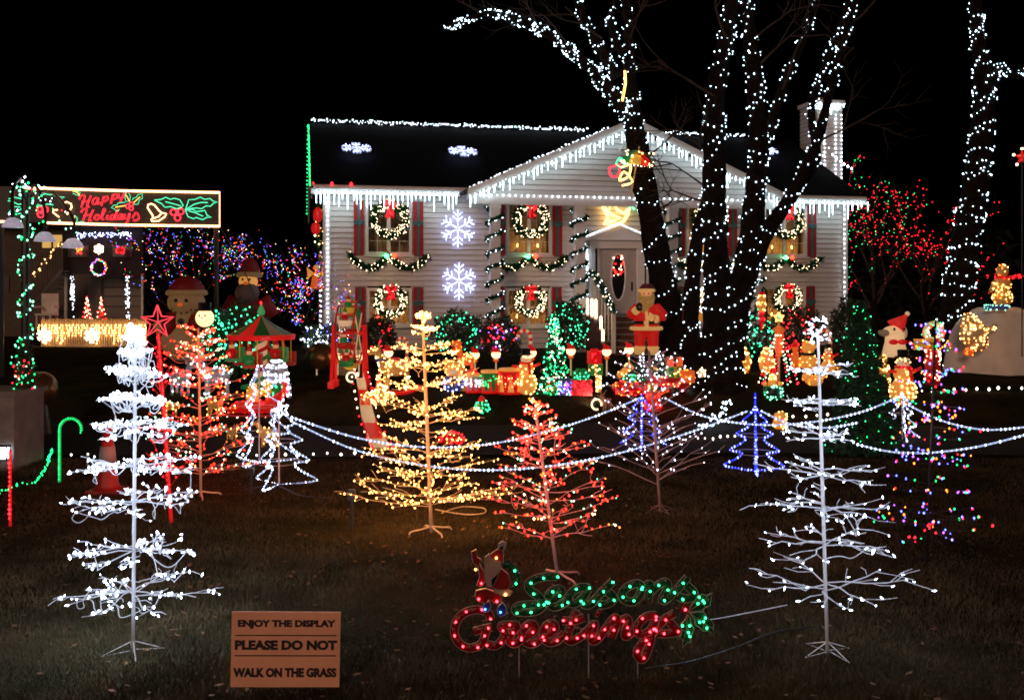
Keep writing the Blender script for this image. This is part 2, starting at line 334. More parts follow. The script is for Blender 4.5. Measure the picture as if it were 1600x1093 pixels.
for sgn in (-1, 1):
    ue = GU0 - .15 if sgn < 0 else GU1 + .15; zE = GZE - .15 * gs + .02
    q = [(ue, GV - .3, zE), (GUM, GV - .3, GZA + .04), (GUM, 3.9, GZA + .04), (ue, 3.9, zE)]
    if sgn > 0: q = [q[1], q[0], q[3], q[2]]
    slab('gable_roof', q, .1, mRoof, house)
    a, b = Vector((ue, GV - .32, zE)), Vector((GUM, GV - .32, GZA + .04)); mb = MB()
    mb.add([a + Vector((0, 0, .1)), b + Vector((0, 0, .1)), b - Vector((0, 0, .1)), a - Vector((0, 0, .1))] + [p + Vector((0, .03, z)) for p, z in ((a, .1), (b, .1), (b, -.1), (a, -.1))], [(0, 1, 2, 3), (7, 6, 5, 4), (0, 4, 5, 1), (3, 2, 6, 7), (0, 3, 7, 4)]); mb.build('gable_fascia', mTrim, house)
mb = MB(); mb.box((GUM, GV - .02, GZ0), (GU1 - GU0 + .1, .2, .24)); mb.build('porch_beam', mTrim, house)
mb = MB(); mb.box((GUM, (GV) / 2, GZ0 + .1), (GU1 - GU0, -GV - .05, .03)); mb.build('porch_ceiling', mTrim, house)
COLU = [hp(p, 400, GV)[0] for p in (773, 905, 1050, 1182)]
for i, u in enumerate(COLU):
    mb = MB(); mb.box((u, GV, (HZ + GZ0) / 2 - .1), (.24, .24, GZ0 - HZ)); mb.box((u, GV, GZ0 - .18), (.27, .27, .1)); mb.box((u, GV, HZ + .05), (.28, .28, .22)); mb.build('column', mTrim, house)
# windows
for k, (u0, u1, z0, z1) in WIN.items():
    mb = MB(); t = .075; um = (u0 + u1) / 2; zm = (z0 + z1) / 2
    for (c, d) in (((u0, -.03, zm), (t, .1, z1 - z0 + t)), ((u1, -.03, zm), (t, .1, z1 - z0 + t)), ((um, -.031, z1), (u1 - u0, .102, t)), ((um, -.031, z0), (u1 - u0, .102, t))): mb.box(c, d)
    w = mb.build('window', mTrim, house)
    mb = MB(); mb.box((um, -.01, zm), (.09, .06, z1 - z0 - t)); mb.build('mullion', mTrim, w)
    mb = MB(); mb.box((um, -.07, z0 - .06), (u1 - u0 + .16, .16, .05)); mb.build('sill', mTrim, w)
    for j in (0, 1):
        a, b = (u0 + t / 2, um - .045) if j == 0 else (um + .045, u1 - t / 2)
        mb = MB(); mb.box(((a + b) / 2, .012, zm), (b - a, .008, z1 - z0 - t)); mb.build('pane', mGlass, w)
        mb = MB(); mb.box(((a + b) / 2, -.004, zm), (.012, .012, z1 - z0 - t))
        for f in (.25, .5, .75): mb.box(((a + b) / 2, -.006, z0 + f * (z1 - z0)), (b - a, .014, .012 if f != .5 else .035))
        mb.build('muntin', mTrim, w)
    mb = MB(); n = 40; V = []; Fc = []
    for i in range(n + 1):
        x = u0 + (u1 - u0) * i / n; y = .33 + .018 * sin(i * 1.6) + .01 * sin(i * .7); V += [(x, y, z0 - .05), (x, y, z1 + .05)]
    mb.add(V, [(2 * i, 2 * i + 2, 2 * i + 3, 2 * i + 1) for i in range(n)]); mb.build('curtain', mCurt, w, True)
    mb = MB()
    for (c, d) in (((um, .5, zm), (u1 - u0 + .4, .02, z1 - z0 + .4)), ((u0 - .1, .25, zm), (.02, .5, z1 - z0 + .4)), ((u1 + .1, .25, zm), (.02, .5, z1 - z0 + .4)), ((um, .25, z0 - .1), (u1 - u0 + .4, .5, .02)), ((um, .25, z1 + .1), (u1 - u0 + .4, .5, .02))): mb.box(c, d)
    mb.build('room_box', mRoom, w)
    tall = k[0] == 'U'
    for sgn in (-1, 1):                                     # shutters with a ribbon cross
        cu = (u0 - .2 if sgn < 0 else u1 + .2); ht = (z1 - z0) + .12
        mb = MB(); mb.box((cu, -.045, zm), (.25, .04, ht)); s_ = mb.build('shutter', mRed, house)
        for i in range(int(ht / .07)):
            pass
        mb = MB(); mb.box((cu, -.07, zm), (.07, .012, ht + .01)); mb.box((cu, -.071, zm + ht * .1), (.256, .014, .06)); mb.build('ribbon', mRib, s_)
        mb = MB()
        for a in (25, 155, 205, 335, 265, 280):
            d = Vector((cos(R(a)), 0, sin(R(a)))); mb.ell((cu + d.x * .08, -.09, zm + ht * .1 + d.z * .07), (.06 if abs(d.x) > .5 else .03, .02, .03 if abs(d.x) > .5 else .06), 8, 5)
        mb.build('bow', mRib, s_)
NAMES = {'UL': 'upper left window', 'UM': 'upper window left of the door', 'UH': 'upper window behind the big forked tree', 'UR': 'upper right window', 'LL': 'lower left window', 'LM': 'lower window left of the steps', 'LH': 'lower window behind the big forked tree', 'LR': 'lower right window'}
for k, (u0, u1, z0, z1) in WIN.items():
    if k == 'UL': continue
    for j, f in enumerate((.26, .74)):
        c = TH('window_candle', 'lit electric candle, %s one in the %s' % (('left', 'right')[j], NAMES[k]), 'candle', u0 + (u1 - u0) * f, .13, z0 + .04, 'candles in the windows')
        mb = MB(); mb.lathe([(.05, 0), (.05, .015), (.018, .025), (.014, .14), (0.004, .15)], n=10); mb.build('candle_stick', mWood, c)
        mb = MB(); mb.lathe([(.006, .15), (.022, .18), (.012, .22), (.001, .25)], n=8); mb.build('flame_bulb', em('candle_flame', (1, .45, .1), 230), c)
# wreaths
def wreath(k, u, z, rad, label):
    c = TH('wreath', label, 'wreath', u, -.16, z, 'wreaths on the windows')
    path = [Vector((rad * cos(a), 0, rad * sin(a))) for a in [i * 2 * PI / 36 for i in range(37)]]
    garland(c, path, rad * .3, 16, .5, .001, bWd); [bpy.data.objects.remove(x) for x in list(c.children) if x.name.startswith('bulbs')]
    pts = []
    for i in range(140):
        a = U(0, 2 * PI); r_ = rad * (1 + U(-.3, .33)); pts.append((r_ * cos(a), -.1 - U(0, .04), r_ * sin(a)))
    bulbs(c, pts, .0115, bWd)
    mb = MB()
    for s_ in (-1, 1):
        mb.ell((s_ * .08, -.16, rad * .98), (.1, .05, .075), 10, 6); mb.add([(s_ * .02, -.15, rad * .9), (s_ * .13, -.16, rad * .1), (s_ * .06, -.17, rad * .02), (s_ * .0, -.17, rad * .12)], [(0, 1, 2, 3)])
    mb.ell((0, -.19, rad * .97), .05, 8, 6); b = mb.build('bow', mBow, c, True)
    bulbs(b, [(U(-.13, .13), -.21, rad * .98 + U(-.09, .09)) for _ in range(16)] + [(s_ * U(.02, .1), -.2, rad * U(.1, .85)) for s_ in (-1, 1) for _ in range(9)], .011, bR)
for k, (u0, u1, z0, z1) in WIN.items():
    wreath(k, (u0 + u1) / 2 + .01, z1 - (.42 if k[0] == 'U' else .3), (.385 if k[0] == 'U' else .33), 'lit evergreen wreath with a red bow on the ' + NAMES[k])
# swag garlands below the upper windows
for k in ('UL', 'UM', 'UH', 'UR'):
    u0, u1, z0, z1 = WIN[k]; um = (u0 + u1) / 2; w = (u1 - u0) / 2 + .42
    c = TH('swag_garland', 'lit evergreen swag hung below the ' + NAMES[k], 'garland', um, -.12, z0 - .12, 'swags below the upper windows')
    path = [Vector((x * w, 0, .06 - .3 * (1 - (2 * abs(x) - 1) ** 2))) for x in [i / 20 for i in range(-20, 21)]]
    garland(c, path, .1, 12, .036, .012, bWd)
    for nm_, x, m_ in (('green_lamp', -.07, em('c9_green', (.05, 1, .3), 14)), ('red_lamp', .12, em('c9_red', (1, .03, .01), 9))):
        mb = MB(); mb.ell((x, -.12, .05), .055, 8, 6); mb.build(nm_, m_, c)
# door with pediment, sidelights, oval glass
mb = MB(); dw = DU1 - DU0
for u in (DU0 + .1, DU1 - .1): mb.box((u, -.09, (DZ0 + DZ1) / 2), (.2, .14, DZ1 - DZ0))
mb.box((DUM, -.1, DZ1 + .06), (dw + .06, .18, .2)); sr = mb.build('door_surround', mTrim, house)
zA = hp(965, 357)[1]
mb = MB(); mb.prism([(DU0 - .08, DZ1 + .17), (DU1 + .08, DZ1 + .17), (DUM, zA)], -.3, 0); mb.build('pediment', mTrim, sr)
mb = MB(); mb.tube([(DU0 - .1, -.31, DZ1 + .2), (DUM, -.31, zA + .05), (DU1 + .1, -.31, DZ1 + .2)], .035, 6); mb.build('pediment_moulding', mTrim, sr)
mb = MB(); mb.box((DUM, .02, (DZ0 + DZ1) / 2), (dw - .38, .05, DZ1 - DZ0)); mb.build('door_frame', mTrim, house)
du = .5
mb = MB(); mb.box((DUM, -.03, (DZ0 + DZ1) / 2 - .02), (.94, .05, DZ1 - DZ0 - .1)); dr = mb.build('front_door', mDoor, house)
zc = (DZ0 + DZ1) / 2 + .1
mb = MB(); mb.tube([(DUM + .2 * cos(a), -.06, zc + .62 * sin(a)) for a in [i * PI / 16 for i in range(33)]], .025, 6); mb.build('oval_moulding', mTrim, dr)
mb = MB(); mb.prism([(DUM + .19 * cos(i * PI / 12), zc + .6 * sin(i * PI / 12)) for i in range(24)], -.062, -.05); mb.build('oval_glass', mat('dark_glass', (.012, .012, .014), .08, .1, 3), dr)
mb = MB(); mb.box((DUM + .38, -.07, zc - .25), (.05, .02, .24)); mb.tube([(DUM + .38, -.07, zc - .16), (DUM + .38, -.12, zc - .22), (DUM + .38, -.07, zc - .32)], .012, 6); mb.build('handle', mDk, dr)
for s_ in (-1, 1):
    u = DUM + s_ * .68
    mb = MB(); mb.box((u, -.03, zc), (.2, .02, 1.5)); sd = mb.build('sidelight', mat('dark_glass', (.012, .012, .014), .08), house)
    mb = MB()
    for (c, d) in (((u - .13, -.04, zc), (.05, .05, 1.62)), ((u + .13, -.04, zc), (.05, .05, 1.62)), ((u, -.04, zc + .78), (.21, .05, .05)), ((u, -.04, zc - .78), (.21, .05, .05))): mb.box(c, d)
    mb.build('sidelight_frame', mTrim, sd)
lights('red and white lights behind the oval glass of the front door', [hw(DUM + .17 * a, -.08, zc + .3 + .28 * b) for a, b in [(U(-.8, .8), U(-1, .95)) for _ in range(26)]], .016, [bWd, bR, bPk])
lights('string of white lights outlining the left jamb of the front door', [hw(DU0 - .04, -.2, DZ0 + i * .05) for i in range(int((DZ1 - DZ0) / .05))] , .022, bW)
lights('white lights running up the door pediment', [hw(DU0 - .1 + (dw + .2) * t, -.36, DZ1 + .26 + (zA - DZ1 - .15) * (1 - abs(2 * t - 1))) for t in [i / 44 for i in range(45)]], .014, bW)
# steps, railing
mb = MB(); S0 = HZ - .1; ns = 6; sw = dw + .25
stp = T('front_steps', 'brick steps climbing to the front door', 'steps', hw(DUM, -.1, HZ), HA)
for i in range(ns):
    h = (DZ0 - .05 - HZ) * (ns - i) / ns; mb = MB(); d = .8 + .3 * i
    mb.box((0, -(.8 + .3 * i) + .15 if i else -.4, h / 2 - .05), (sw, .3 if i else .8, h + .1)); st = mb.build('step', mBrick, stp)
    mb = MB(); mb.box((0, -(.8 + .3 * i) + .13 if i else -.42, h + .015), (sw + .04, .34 if i else .84, .035)); mb.build('tread', mCon, st)
rl = T('stair_railing', 'white stair railing left of the front steps wrapped in lit garland', 'railing', hw(DU0 - .05, -.3, HZ), HA)
zt = DZ0 - HZ
for (y, z) in ((0, zt), (-.65, zt), (-2.2, .05)):
    mb = MB(); mb.box((0, y, z + .45), (.09, .09, .95)); mb.build('post', mTrim, rl)
mb = MB(); mb.tube([(0, 0, zt + .95), (0, -.65, zt + .95), (0, -2.2, 1.0)], .03, 6); mb.build('handrail', mTrim, rl)
for t in range(8):
    y = -.12 - t * .28; z0 = zt if y > -.65 else zt + (y + .65) / 1.55 * zt
    mb = MB(); mb.box((0, y, z0 + .47), (.03, .03, .85)); mb.build('baluster', mTrim, rl)
gl = T('railing_garland', 'lit evergreen garland on the handrail of the front steps', 'garland', hw(DU0 - .05, -.3, HZ), HA)
garland(gl, smooth_path([(0, .05, zt + 1.0), (0, -.65, zt + 1.02), (0, -2.2, 1.05)]), .09, 8, .04, .012, [bW, bW, bWd])
for i, (px, py, hh) in enumerate(((918, 478, 26), (925, 480, 28), (931, 482, 30), (939, 503, 20), (942, 523, 18))):
    p = P(px, py, 24.6 - i * .25); c = T('candle_tube', 'glowing white candle tube on the stair railing, number %s from the door' % ('one', 'two', 'three', 'four', 'five')[i], 'candle', p, 0, 'candle tubes on the railing')
    mb = MB(); L = hh / F * 24.5; mb.lathe([(.03, -L / 2), (.032, -L / 2 + .02), (.032, L / 2 - .04), (.005, L / 2)], n=8); mb.build('tube', em('candle_tube', (1, .66, .36), 5), c)
    mb = MB(); mb.lathe([(.045, -L / 2 - .05), (.045, -L / 2)], n=8); mb.build('socket', mTrim, c)
# spiral garlands on the columns
cn = ('left end column', 'column just left of the door', 'column just right of the leaning tree', 'right column behind the forked tree')
for i, u in enumerate(COLU):
    c = TH('column_garland', 'white-lit garland spiralling round the ' + cn[i], 'garland', u, GV, HZ, 'spiral garlands on the columns')
    H = GZ0 - HZ - .2; path = [(.2 * cos(a), .2 * sin(a), .35 + (H - .35) * t / 90) for t, a in [(t, t / 90 * 2 * PI * 8.5) for t in range(91)]]
    garland(c, path, .062, 9, .085, .011, bW)
# chimney
CU, _ = hp(1293, 250, 3); ch = TH('chimney', 'white sided chimney at the right end of the roof', 'chimney', CU, 3.4, EZ + .2)
CT = hp(1295, 168, 3.4)[1]; H = CT - EZ - .2; siding(ch, -.43, .43, 0, H, -.5); siding(ch, -.5, .5, 0, H, -.43, (), None, 'v')
mb = MB(); mb.box((0, 0, H / 2), (.84, .98, H)); mb.build('stack', mSid, ch); mb = MB(); mb.box((0, 0, H + .06), (1.0, 1.15, .12)); mb.build('cap', mTrim, ch)
mb = MB(); mb.box((0, 0, H + .2), (.35, .35, .16)); mb.build('flue', mBrick, ch)
pts = [hw(CU + x, 2.85, EZ + .7 + i * .13) for x in (-.18, .2, .4) for i in range(int((H - .6) / .13))]
lights('white light strings running down the chimney', pts, .022, bW)
def icicles(label, path, n, zsag=0, lmin=.16, lmax=.5, group='icicle lights along the eaves'):
    path = [Vector(p) for p in path]; L = sum((b - a).length for a, b in zip(path, path[1:])); pts = walk(path, L / n)
    o = T('icicle_lights', label, 'icicle lights', pts[0], 0, group); c = pts[0]; mb = MB(); mb.tube([p - c for p in path], .008, 4); mb.build('wire', mTrim, o)
    for p in pts:
        l = U(lmin, lmax); q = p - c + Vector((U(-.03, .03), 0, 0)); mb = MB(); mb.lathe([(.004, -l), (.008, -l * .7), (.0125, -.03), (.006, 0)], q, 6); mb.build('icicle', bIc, o)
    bulbs(o, [p - c + Vector((0, -.02, U(-.09, .02))) for p in walk(path, L / n / 1.5)], .011, bW)
eo = -OV - .14
icicles('white icicle lights along the left eave of the house', [hw(-.25, eo, EZ), hw(GU0 - .15, eo, EZ)], 32)
icicles('white icicle lights along the right eave of the house', [hw(GU1 + .1, eo, EZ), hw(HL + .3, eo, EZ)], 20)
gv = GV - .37
icicles('white icicle lights under the left slope of the front gable', [hw(GU0 - .1, gv, GZE - .12), hw(GUM - .1, gv, GZA - .12)], 34, 0, .1, .3)
icicles('white icicle lights under the right slope of the front gable', [hw(GUM + .1, gv, GZA - .12), hw(GU1, gv, GZE - .12)], 34, 0, .1, .3)
icicles('white icicle lights round the chimney top', [hw(CU - .5, 2.8, CT), hw(CU + .5, 2.8, CT)], 11, 0, .12, .3)
icicles('short white icicle lights on the low right side of the house', [hw(HL + .1, .2, hp(1325, 428)[1]), hw(HL + .1, 1.4, hp(1325, 428)[1])], 9, 0, .15, .3)
def jit(pts, a): return [Vector(p) + rdir() * a * U(.2, 1) for p in pts]
lights('tangled white lights along the left roof ridge', jit(walk([hw(-.3, HD / 2 - .1, RZ + .28), hw(GUM + .4, HD / 2 - .1, RZ + .28)], .042), .07), .016, bW)
lights('tangled white lights along the right roof ridge', jit(walk([hw(GUM + 1.6, HD / 2 - .1, RZ + .28), hw(HL - 1.1, HD / 2 - .1, RZ + .28)], .05), .07), .016, bW)
lights('white lights on the left slope of the front gable roof', jit(walk([hw(GU0 - .1, GV - .28, GZE + .08), hw(GUM - .7, GV - .28, GZA - .15)], .045), .05), .014, bW)
lights('row of white lights along the porch beam', walk([hw(GU0 + .3, GV - .16, GZ0 + .09), hw(GU1 - .2, GV - .16, GZ0 + .09)], .155), .02, bW)
lights('green lights up the left rake of the roof', [hw(-.38, -OV + t * (HD / 2 + OV), EZ + .14 + t * (RZ - EZ)) for t in [i / 44 for i in range(45)]] + [hw(-.4, HD / 2 + t * (HD / 2), RZ + .1 - t * (RZ - EZ)) for t in [i / 22 for i in range(23)]], .02, bG)
lights('white lights down the left corner board', [hw(.06, -.09, HZ + .3 + i * .115) for i in range(33)], .018, bW)
lights('white lights down the right corner board', [hw(HL - .1, -.09, HZ + .3 + i * .135) for i in range(28)], .018, bW)
lights('red lights on the gutter at the left corner', [hw(x, -OV - .15, EZ + .17) for x in (-.3, .15, .62)], .035, bR)
lights('white lights round the base of the chimney', [hw(CU - .75 + t * 1.6, 1.6 + t * .6, hp(1270 + 50 * t, 232 + 40 * t ** .6, 1.8)[1]) for t in [i / 10 for i in range(7)]], .03, bW)
# snowflakes
def snowflake(label, M, rad, m, n=6, br=.016, tube=.012, name='snowflake_light', group=None):
    o = T(name, label, 'snowflake', (0, 0, 0), 0, group); o.matrix_world = M; pts = []
    for k in range(n):
        a = 2 * PI * k / n + PI / 2; d = Vector((cos(a), 0, sin(a))); e = Vector((-sin(a), 0, cos(a))); mb = MB(); mb.tube([d * .05 * rad, d * rad], tube, 5)
        for f, l in ((.45, .26), (.72, .26)):
            for s_ in (-1, 1): mb.tube([d * rad * f, d * rad * (f + l * .75) + e * rad * l * s_], tube, 5); pts += walk([d * rad * f, d * rad * (f + l * .75) + e * rad * l * s_], rad * .1)
        mb.build('arm', m, o); pts += walk([d * .1 * rad, d * rad], rad * .09)
    bulbs(o, [Vector(p) + Vector((0, -.03, 0)) for p in pts], br, bSn if m is bRp else bWd); return o
HM = Matrix.Rotation(HA, 4, 'Z')
for px, py, l, rd in ((715, 357, 'large white snowflake light high on the wall between the windows', .46), (717, 439, 'large white snowflake light low on the wall between the windows', .46)):
    u, z = hp(px, py, -.1); snowflake(l, Matrix.Translation(hw(u, -.1, z)) @ HM, rd, bRp, br=.0135, group='snowflakes on the wall')
ra = math.atan2(RZ - EZ, HD / 2 + OV)
for px, py, l in ((557, 232, 'snowflake light on the roof near its left end'), (723, 237, 'snowflake light on the roof left of the gable'), (1195, 235, 'snowflake light on the roof right of the gable')):
    bestv = min([i * .02 for i in range(0, 200)], key=lambda v: abs(hp(px, py, v)[1] - (EZ + .3 + (v + OV) * sl * .92)))
    u, z = hp(px, py, bestv); snowflake(l, Matrix.Translation(hw(u, bestv, z)) @ HM @ Matrix.Rotation(-(PI / 2 - ra), 4, 'X'), .42, bRp, br=.0095, group='snowflakes on the roof')
# bow/dove-shaped rope light over the door and floodlights
u, z = hp(963, 333, -.15); o = TH('rope_light_dove', 'bright yellow-white rope light dove over the front door', 'light figure', u, -.15, z)
pa = [(-.55, .35), (-.3, .05), (-.15, .4), (.05, .1), (.3, .0), (.5, .2), (.42, -.05), (.25, -.3), (-.05, -.42), (-.45, -.38), (-.3, -.15), (-.55, .35)]
mb = MB(); mb.tube([(x * .75, 0, y * .75) for x, y in pa], .04, 6); mb.tube([(-.3, 0, .1), (-.12, 0, -.05), (.1, 0, -.12), (-.1, 0, -.22), (-.25, 0, -.2)], .04, 6); mb.build('outline', em('rope_gold', (1, .55, .16), 4.5), o)
mb = MB(); mb.tube([(.3, -.02, .08), (.42, -.02, .2), (.5, -.02, .1)], .022, 6); mb.build('leaf', em('rope_green', (.1, 1, .3), 6), o)
# decorations on the left end wall
o = TH('wall_garland', 'lit evergreen garland with red bows on the left end wall of the house', 'garland', -.12, .9, 3.6)
garland(o, [(0, 0, 1.0), (.0, .2, -.1)], .14, 10, .02, .016, [bWd, bWd, bWW]); mb = MB(); mb.ell((-.05, -.2, .75), (.12, .1, .2), 10, 6); mb.ell((-.1, -.2, .4), (.12, .1, .16), 10, 6); mb.build('bow', mPlR, o)
o = TH('wall_angel', 'small orange-lit angel figure on the left end wall of the house', 'light figure', -.2, .7, 2.75)
mb = MB(); mb.lathe([(.16, -.3), (.11, 0), (.04, .16)], n=10); mb.build('gown', mPlO, o, True); mb = MB(); mb.ell((0, 0, .24), .08); mb.build('head', mPlA, o, True)
mb = MB(); mb.prism([(.05, .1), (.25, .25), (.22, -.05)], 0, .03); mb.prism([(-.05, .1), (-.25, .25), (-.22, -.05)], 0, .03); mb.build('wings', mPlA, o)
lights('two strands of white lights down the left end wall', [hw(-.1, v, 1.1 + i * .13) for v in (.3, 1.4) for i in range(12)], .02, bW)
# ------------------------------------------------------------ big trees wrapped in lights
def limb(pxs, rpx, Y, dy=0, n=5):                # a limb through points of the photograph at distance Y; radii in metres from its drawn width
    N = len(pxs); pts = [P(x, y, Y + dy * i / max(1, N - 1)) for i, (x, y) in enumerate(pxs)]
    sp = smooth_path(pts, n); rr = []
    for i in range(len(sp)):
        t = i / (len(sp) - 1) * (N - 1); k = min(int(t), N - 2); rr.append((rpx[k] + (rpx[k + 1] - rpx[k]) * (t - k)) / F * Y)
    return sp, rr
def wrap(sp, rr, pitch, step, off=.02, phase=0, jig=.03):
    out = []; a = phase; pitch0 = pitch; import_n = 0
    path = []
    for i in range(len(sp) - 1):
        p, q = sp[i], sp[i + 1]; L = (q - p).length; t = (q - p).normalized(); u = t.orthogonal().normalized(); w = t.cross(u); n = max(2, int(L / .02))
        for k in range(n):
            f = k / n; r = rr[i] + (rr[i + 1] - rr[i]) * f + off; pitch = pitch0 * (1 + .45 * sin(i * 1.7 + phase * 3 + f * 2)); a += 2 * PI * (L / n) / pitch
            path.append(p.lerp(q, f) + (u * cos(a) + w * sin(a)) * r + t * (sin(a * 1.3 + i + phase) * jig * 3 + sin(a * .37) * jig * 3))
    return walk(path, step), path
def bare_twigs(mb, p, d, L, r, depth, tips=None):
    n = 4; pts = [p]; dd = d.copy()
    for i in range(n): dd = (dd + rdir() * .18 + Vector((0, 0, .03))).normalized(); pts.append(pts[-1] + dd * L / n)
    mb.tube(pts, [r * (1 - .12 * i) for i in range(n + 1)], 5 if depth < 2 else 4)
    if tips is not None: tips.append((pts, depth))
    if depth <= 0: return
    for k in range(random.choice((2, 3, 3))):
        f = random.choice((2, 3, 4)); e = (dd + rdir() * .75).normalized(); bare_twigs(mb, pts[f], e, L * U(.6, .8), r * .55, depth - 1, tips)
def lit_tree(name, label, slabel, limbs, Y, bm=bT, br=.0115, pitch=.5, step=.15, twigs=()):
    base = limbs[0][0][0]; g = P(base[0], base[1], Y); o = T(name, label, 'tree', (g.x, Y, gz(Y)))
    off = Vector((g.x, Y, gz(Y))); pts = []
    for i, (pxs, rpx, dy, pt, st, w) in enumerate(limbs):
        sp, rr = limb(pxs, rpx, Y, dy)
        if i == 0: sp = [sp[0] - Vector((0, 0, max(.0, sp[0].z - gz(Y) + .2)))] + sp; rr = [rr[0] * 1.25] + rr
        rr = [r * (1 + .07 * sin(j * 1.9 + i)) for j, r in enumerate(rr)]
        sp2 = smooth_path(sp, 4); rr2 = [rr[min(j // 4, len(rr) - 1)] * (1 - (j % 4) / 4) + rr[min(j // 4 + 1, len(rr) - 1)] * (j % 4) / 4 for j in range(len(sp2))]
        mb = MB(); nn = 26; mb.tube([p - off for p in sp2], rr2, nn)
        for j, p in enumerate(sp2):
            for k in range(nn):
                v = Vector(mb.v[j * nn + k]); c_ = p - off; a_ = 2 * PI * k / nn; mb.v[j * nn + k] = tuple(c_ + (v - c_) * (1 + .06 * sin(8 * a_ + 1.3 * sin(j * .35)) + U(-.045, .045)))
        mb.build('trunk' if i == 0 else 'limb', mBark, o, False)
        for j in range(w):
            q, _ = wrap(sp, rr, pt * 1.0, st * .95, phase=j * 2.4 + i); pts += [x + rdir() * .025 for x in q if random.random() < .9]
    mb = MB()
    for (px, py, dx, dz, L) in twigs: bare_twigs(mb, P(px, py, Y) - off, Vector((dx, U(-.3, .3), dz)).normalized(), L, .03, 3)
    if twigs: mb.build('twigs', mTwig, o, kind='stuff')
    lights(slabel, pts, br, bm); return o
lit_tree('oak_tree', 'tall dark leaning tree in front of the house door with a long arching limb', 'white lights wound round the leaning tree and its arching limb',
    [([(1052, 600), (1045, 500), (1022, 370), (1000, 250), (988, 180), (984, 120), (983, 60), (975, -40)], [23, 22, 19, 17, 15, 10, 8, 7], .2, .6, .13, 1),
     ([(988, 190), (955, 145), (905, 92), (840, 45), (765, 22), (690, 48)], [13, 11, 8, 6, 4.5, 3], -.5, .32, .07, 2),
     ([(962, 120), (940, 80), (915, 35), (890, -30)], [10, 8, 7, 5], .4, .35, .08, 1),
     ([(985, 100), (960, 60), (955, 20), (970, -30)], [7, 6, 5, 4], .5, .35, .09, 1)], 19.5, twigs=[(905, 92, -.6, .6, 1.1), (840, 45, -.3, .8, 1.0), (984, 60, .5, .8, 1.2), (940, 60, -.6, .5, 1.0), (1000, 250, .8, .5, .9), (984, 40, .6, .7, .9), (760, 22, -.8, .3, .7), (1018, 330, .8, .3, .6)])
lit_tree('maple_tree', 'big forked tree right of the door rising from a thick trunk', 'white lights wound round the stems of the big forked tree',
    [([(1128, 640), (1126, 560), (1122, 470), (1118, 380), (1116, 270), (1118, 150), (1135, 60), (1150, -40)], [37, 34, 22, 19, 18, 15, 12, 10], .2, .62, .13, 2),
     ([(1138, 560), (1150, 480), (1168, 400), (1180, 300), (1185, 220), (1178, 110), (1165, 0), (1160, -40)], [24, 22, 18, 16, 14, 12, 9, 8], -.3, .6, .13, 2),
     ([(1165, 450), (1195, 370), (1240, 300), (1275, 225), (1300, 130), (1325, 40), (1345, -30)], [13, 12, 10, 8, 6, 5, 4], -.5, .5, .1, 1),
     ([(1178, 330), (1195, 230), (1222, 140), (1255, 60), (1285, -20)], [10, 9, 7, 6, 4], .3, .45, .1, 1),
     ([(1088, 640), (1080, 540), (1082, 440), (1092, 360), (1112, 290)], [15, 13, 12, 10, 8], .3, .45, .12, 1),
     ([(1240, 300), (1275, 250), (1268, 170), (1290, 100), (1320, 20), (1330, -20)], [7, 7, 6, 5, 4, 3], .3, .4, .1, 1)], 17.6, twigs=[(1116, 150, -.8, .5, 1.2), (1135, 60, -.5, .8, 1.1), (1178, 110, .5, .7, 1.1), (1275, 225, .8, .4, 1.0), (1325, 40, .7, .6, 1.0), (1222, 140, .3, .8, 1.0), (1118, 250, -.7, .5, .8), (1112, 300, -.6, .7, .9), (1116, 320, -.8, .3, .8), (1180, 60, .6, .7, .8), (1300, 120, .6, .6, .7)])
lit_tree('ash_tree', 'slim dark tree at the right edge rising behind the white mound', 'white lights zigzagging up the slim tree at the right edge',
    [([(1492, 540), (1497, 460), (1508, 380), (1522, 300), (1535, 200), (1537, 130), (1528, 60), (1522, -30)], [26, 23, 21, 19, 17, 14, 10, 8], .2, .55, .11, 2),
     ([(1545, 130), (1565, 108), (1590, 118), (1612, 90)], [8, 6, 5, 4], .2, .3, .08, 1)], 21.0, br=.014)
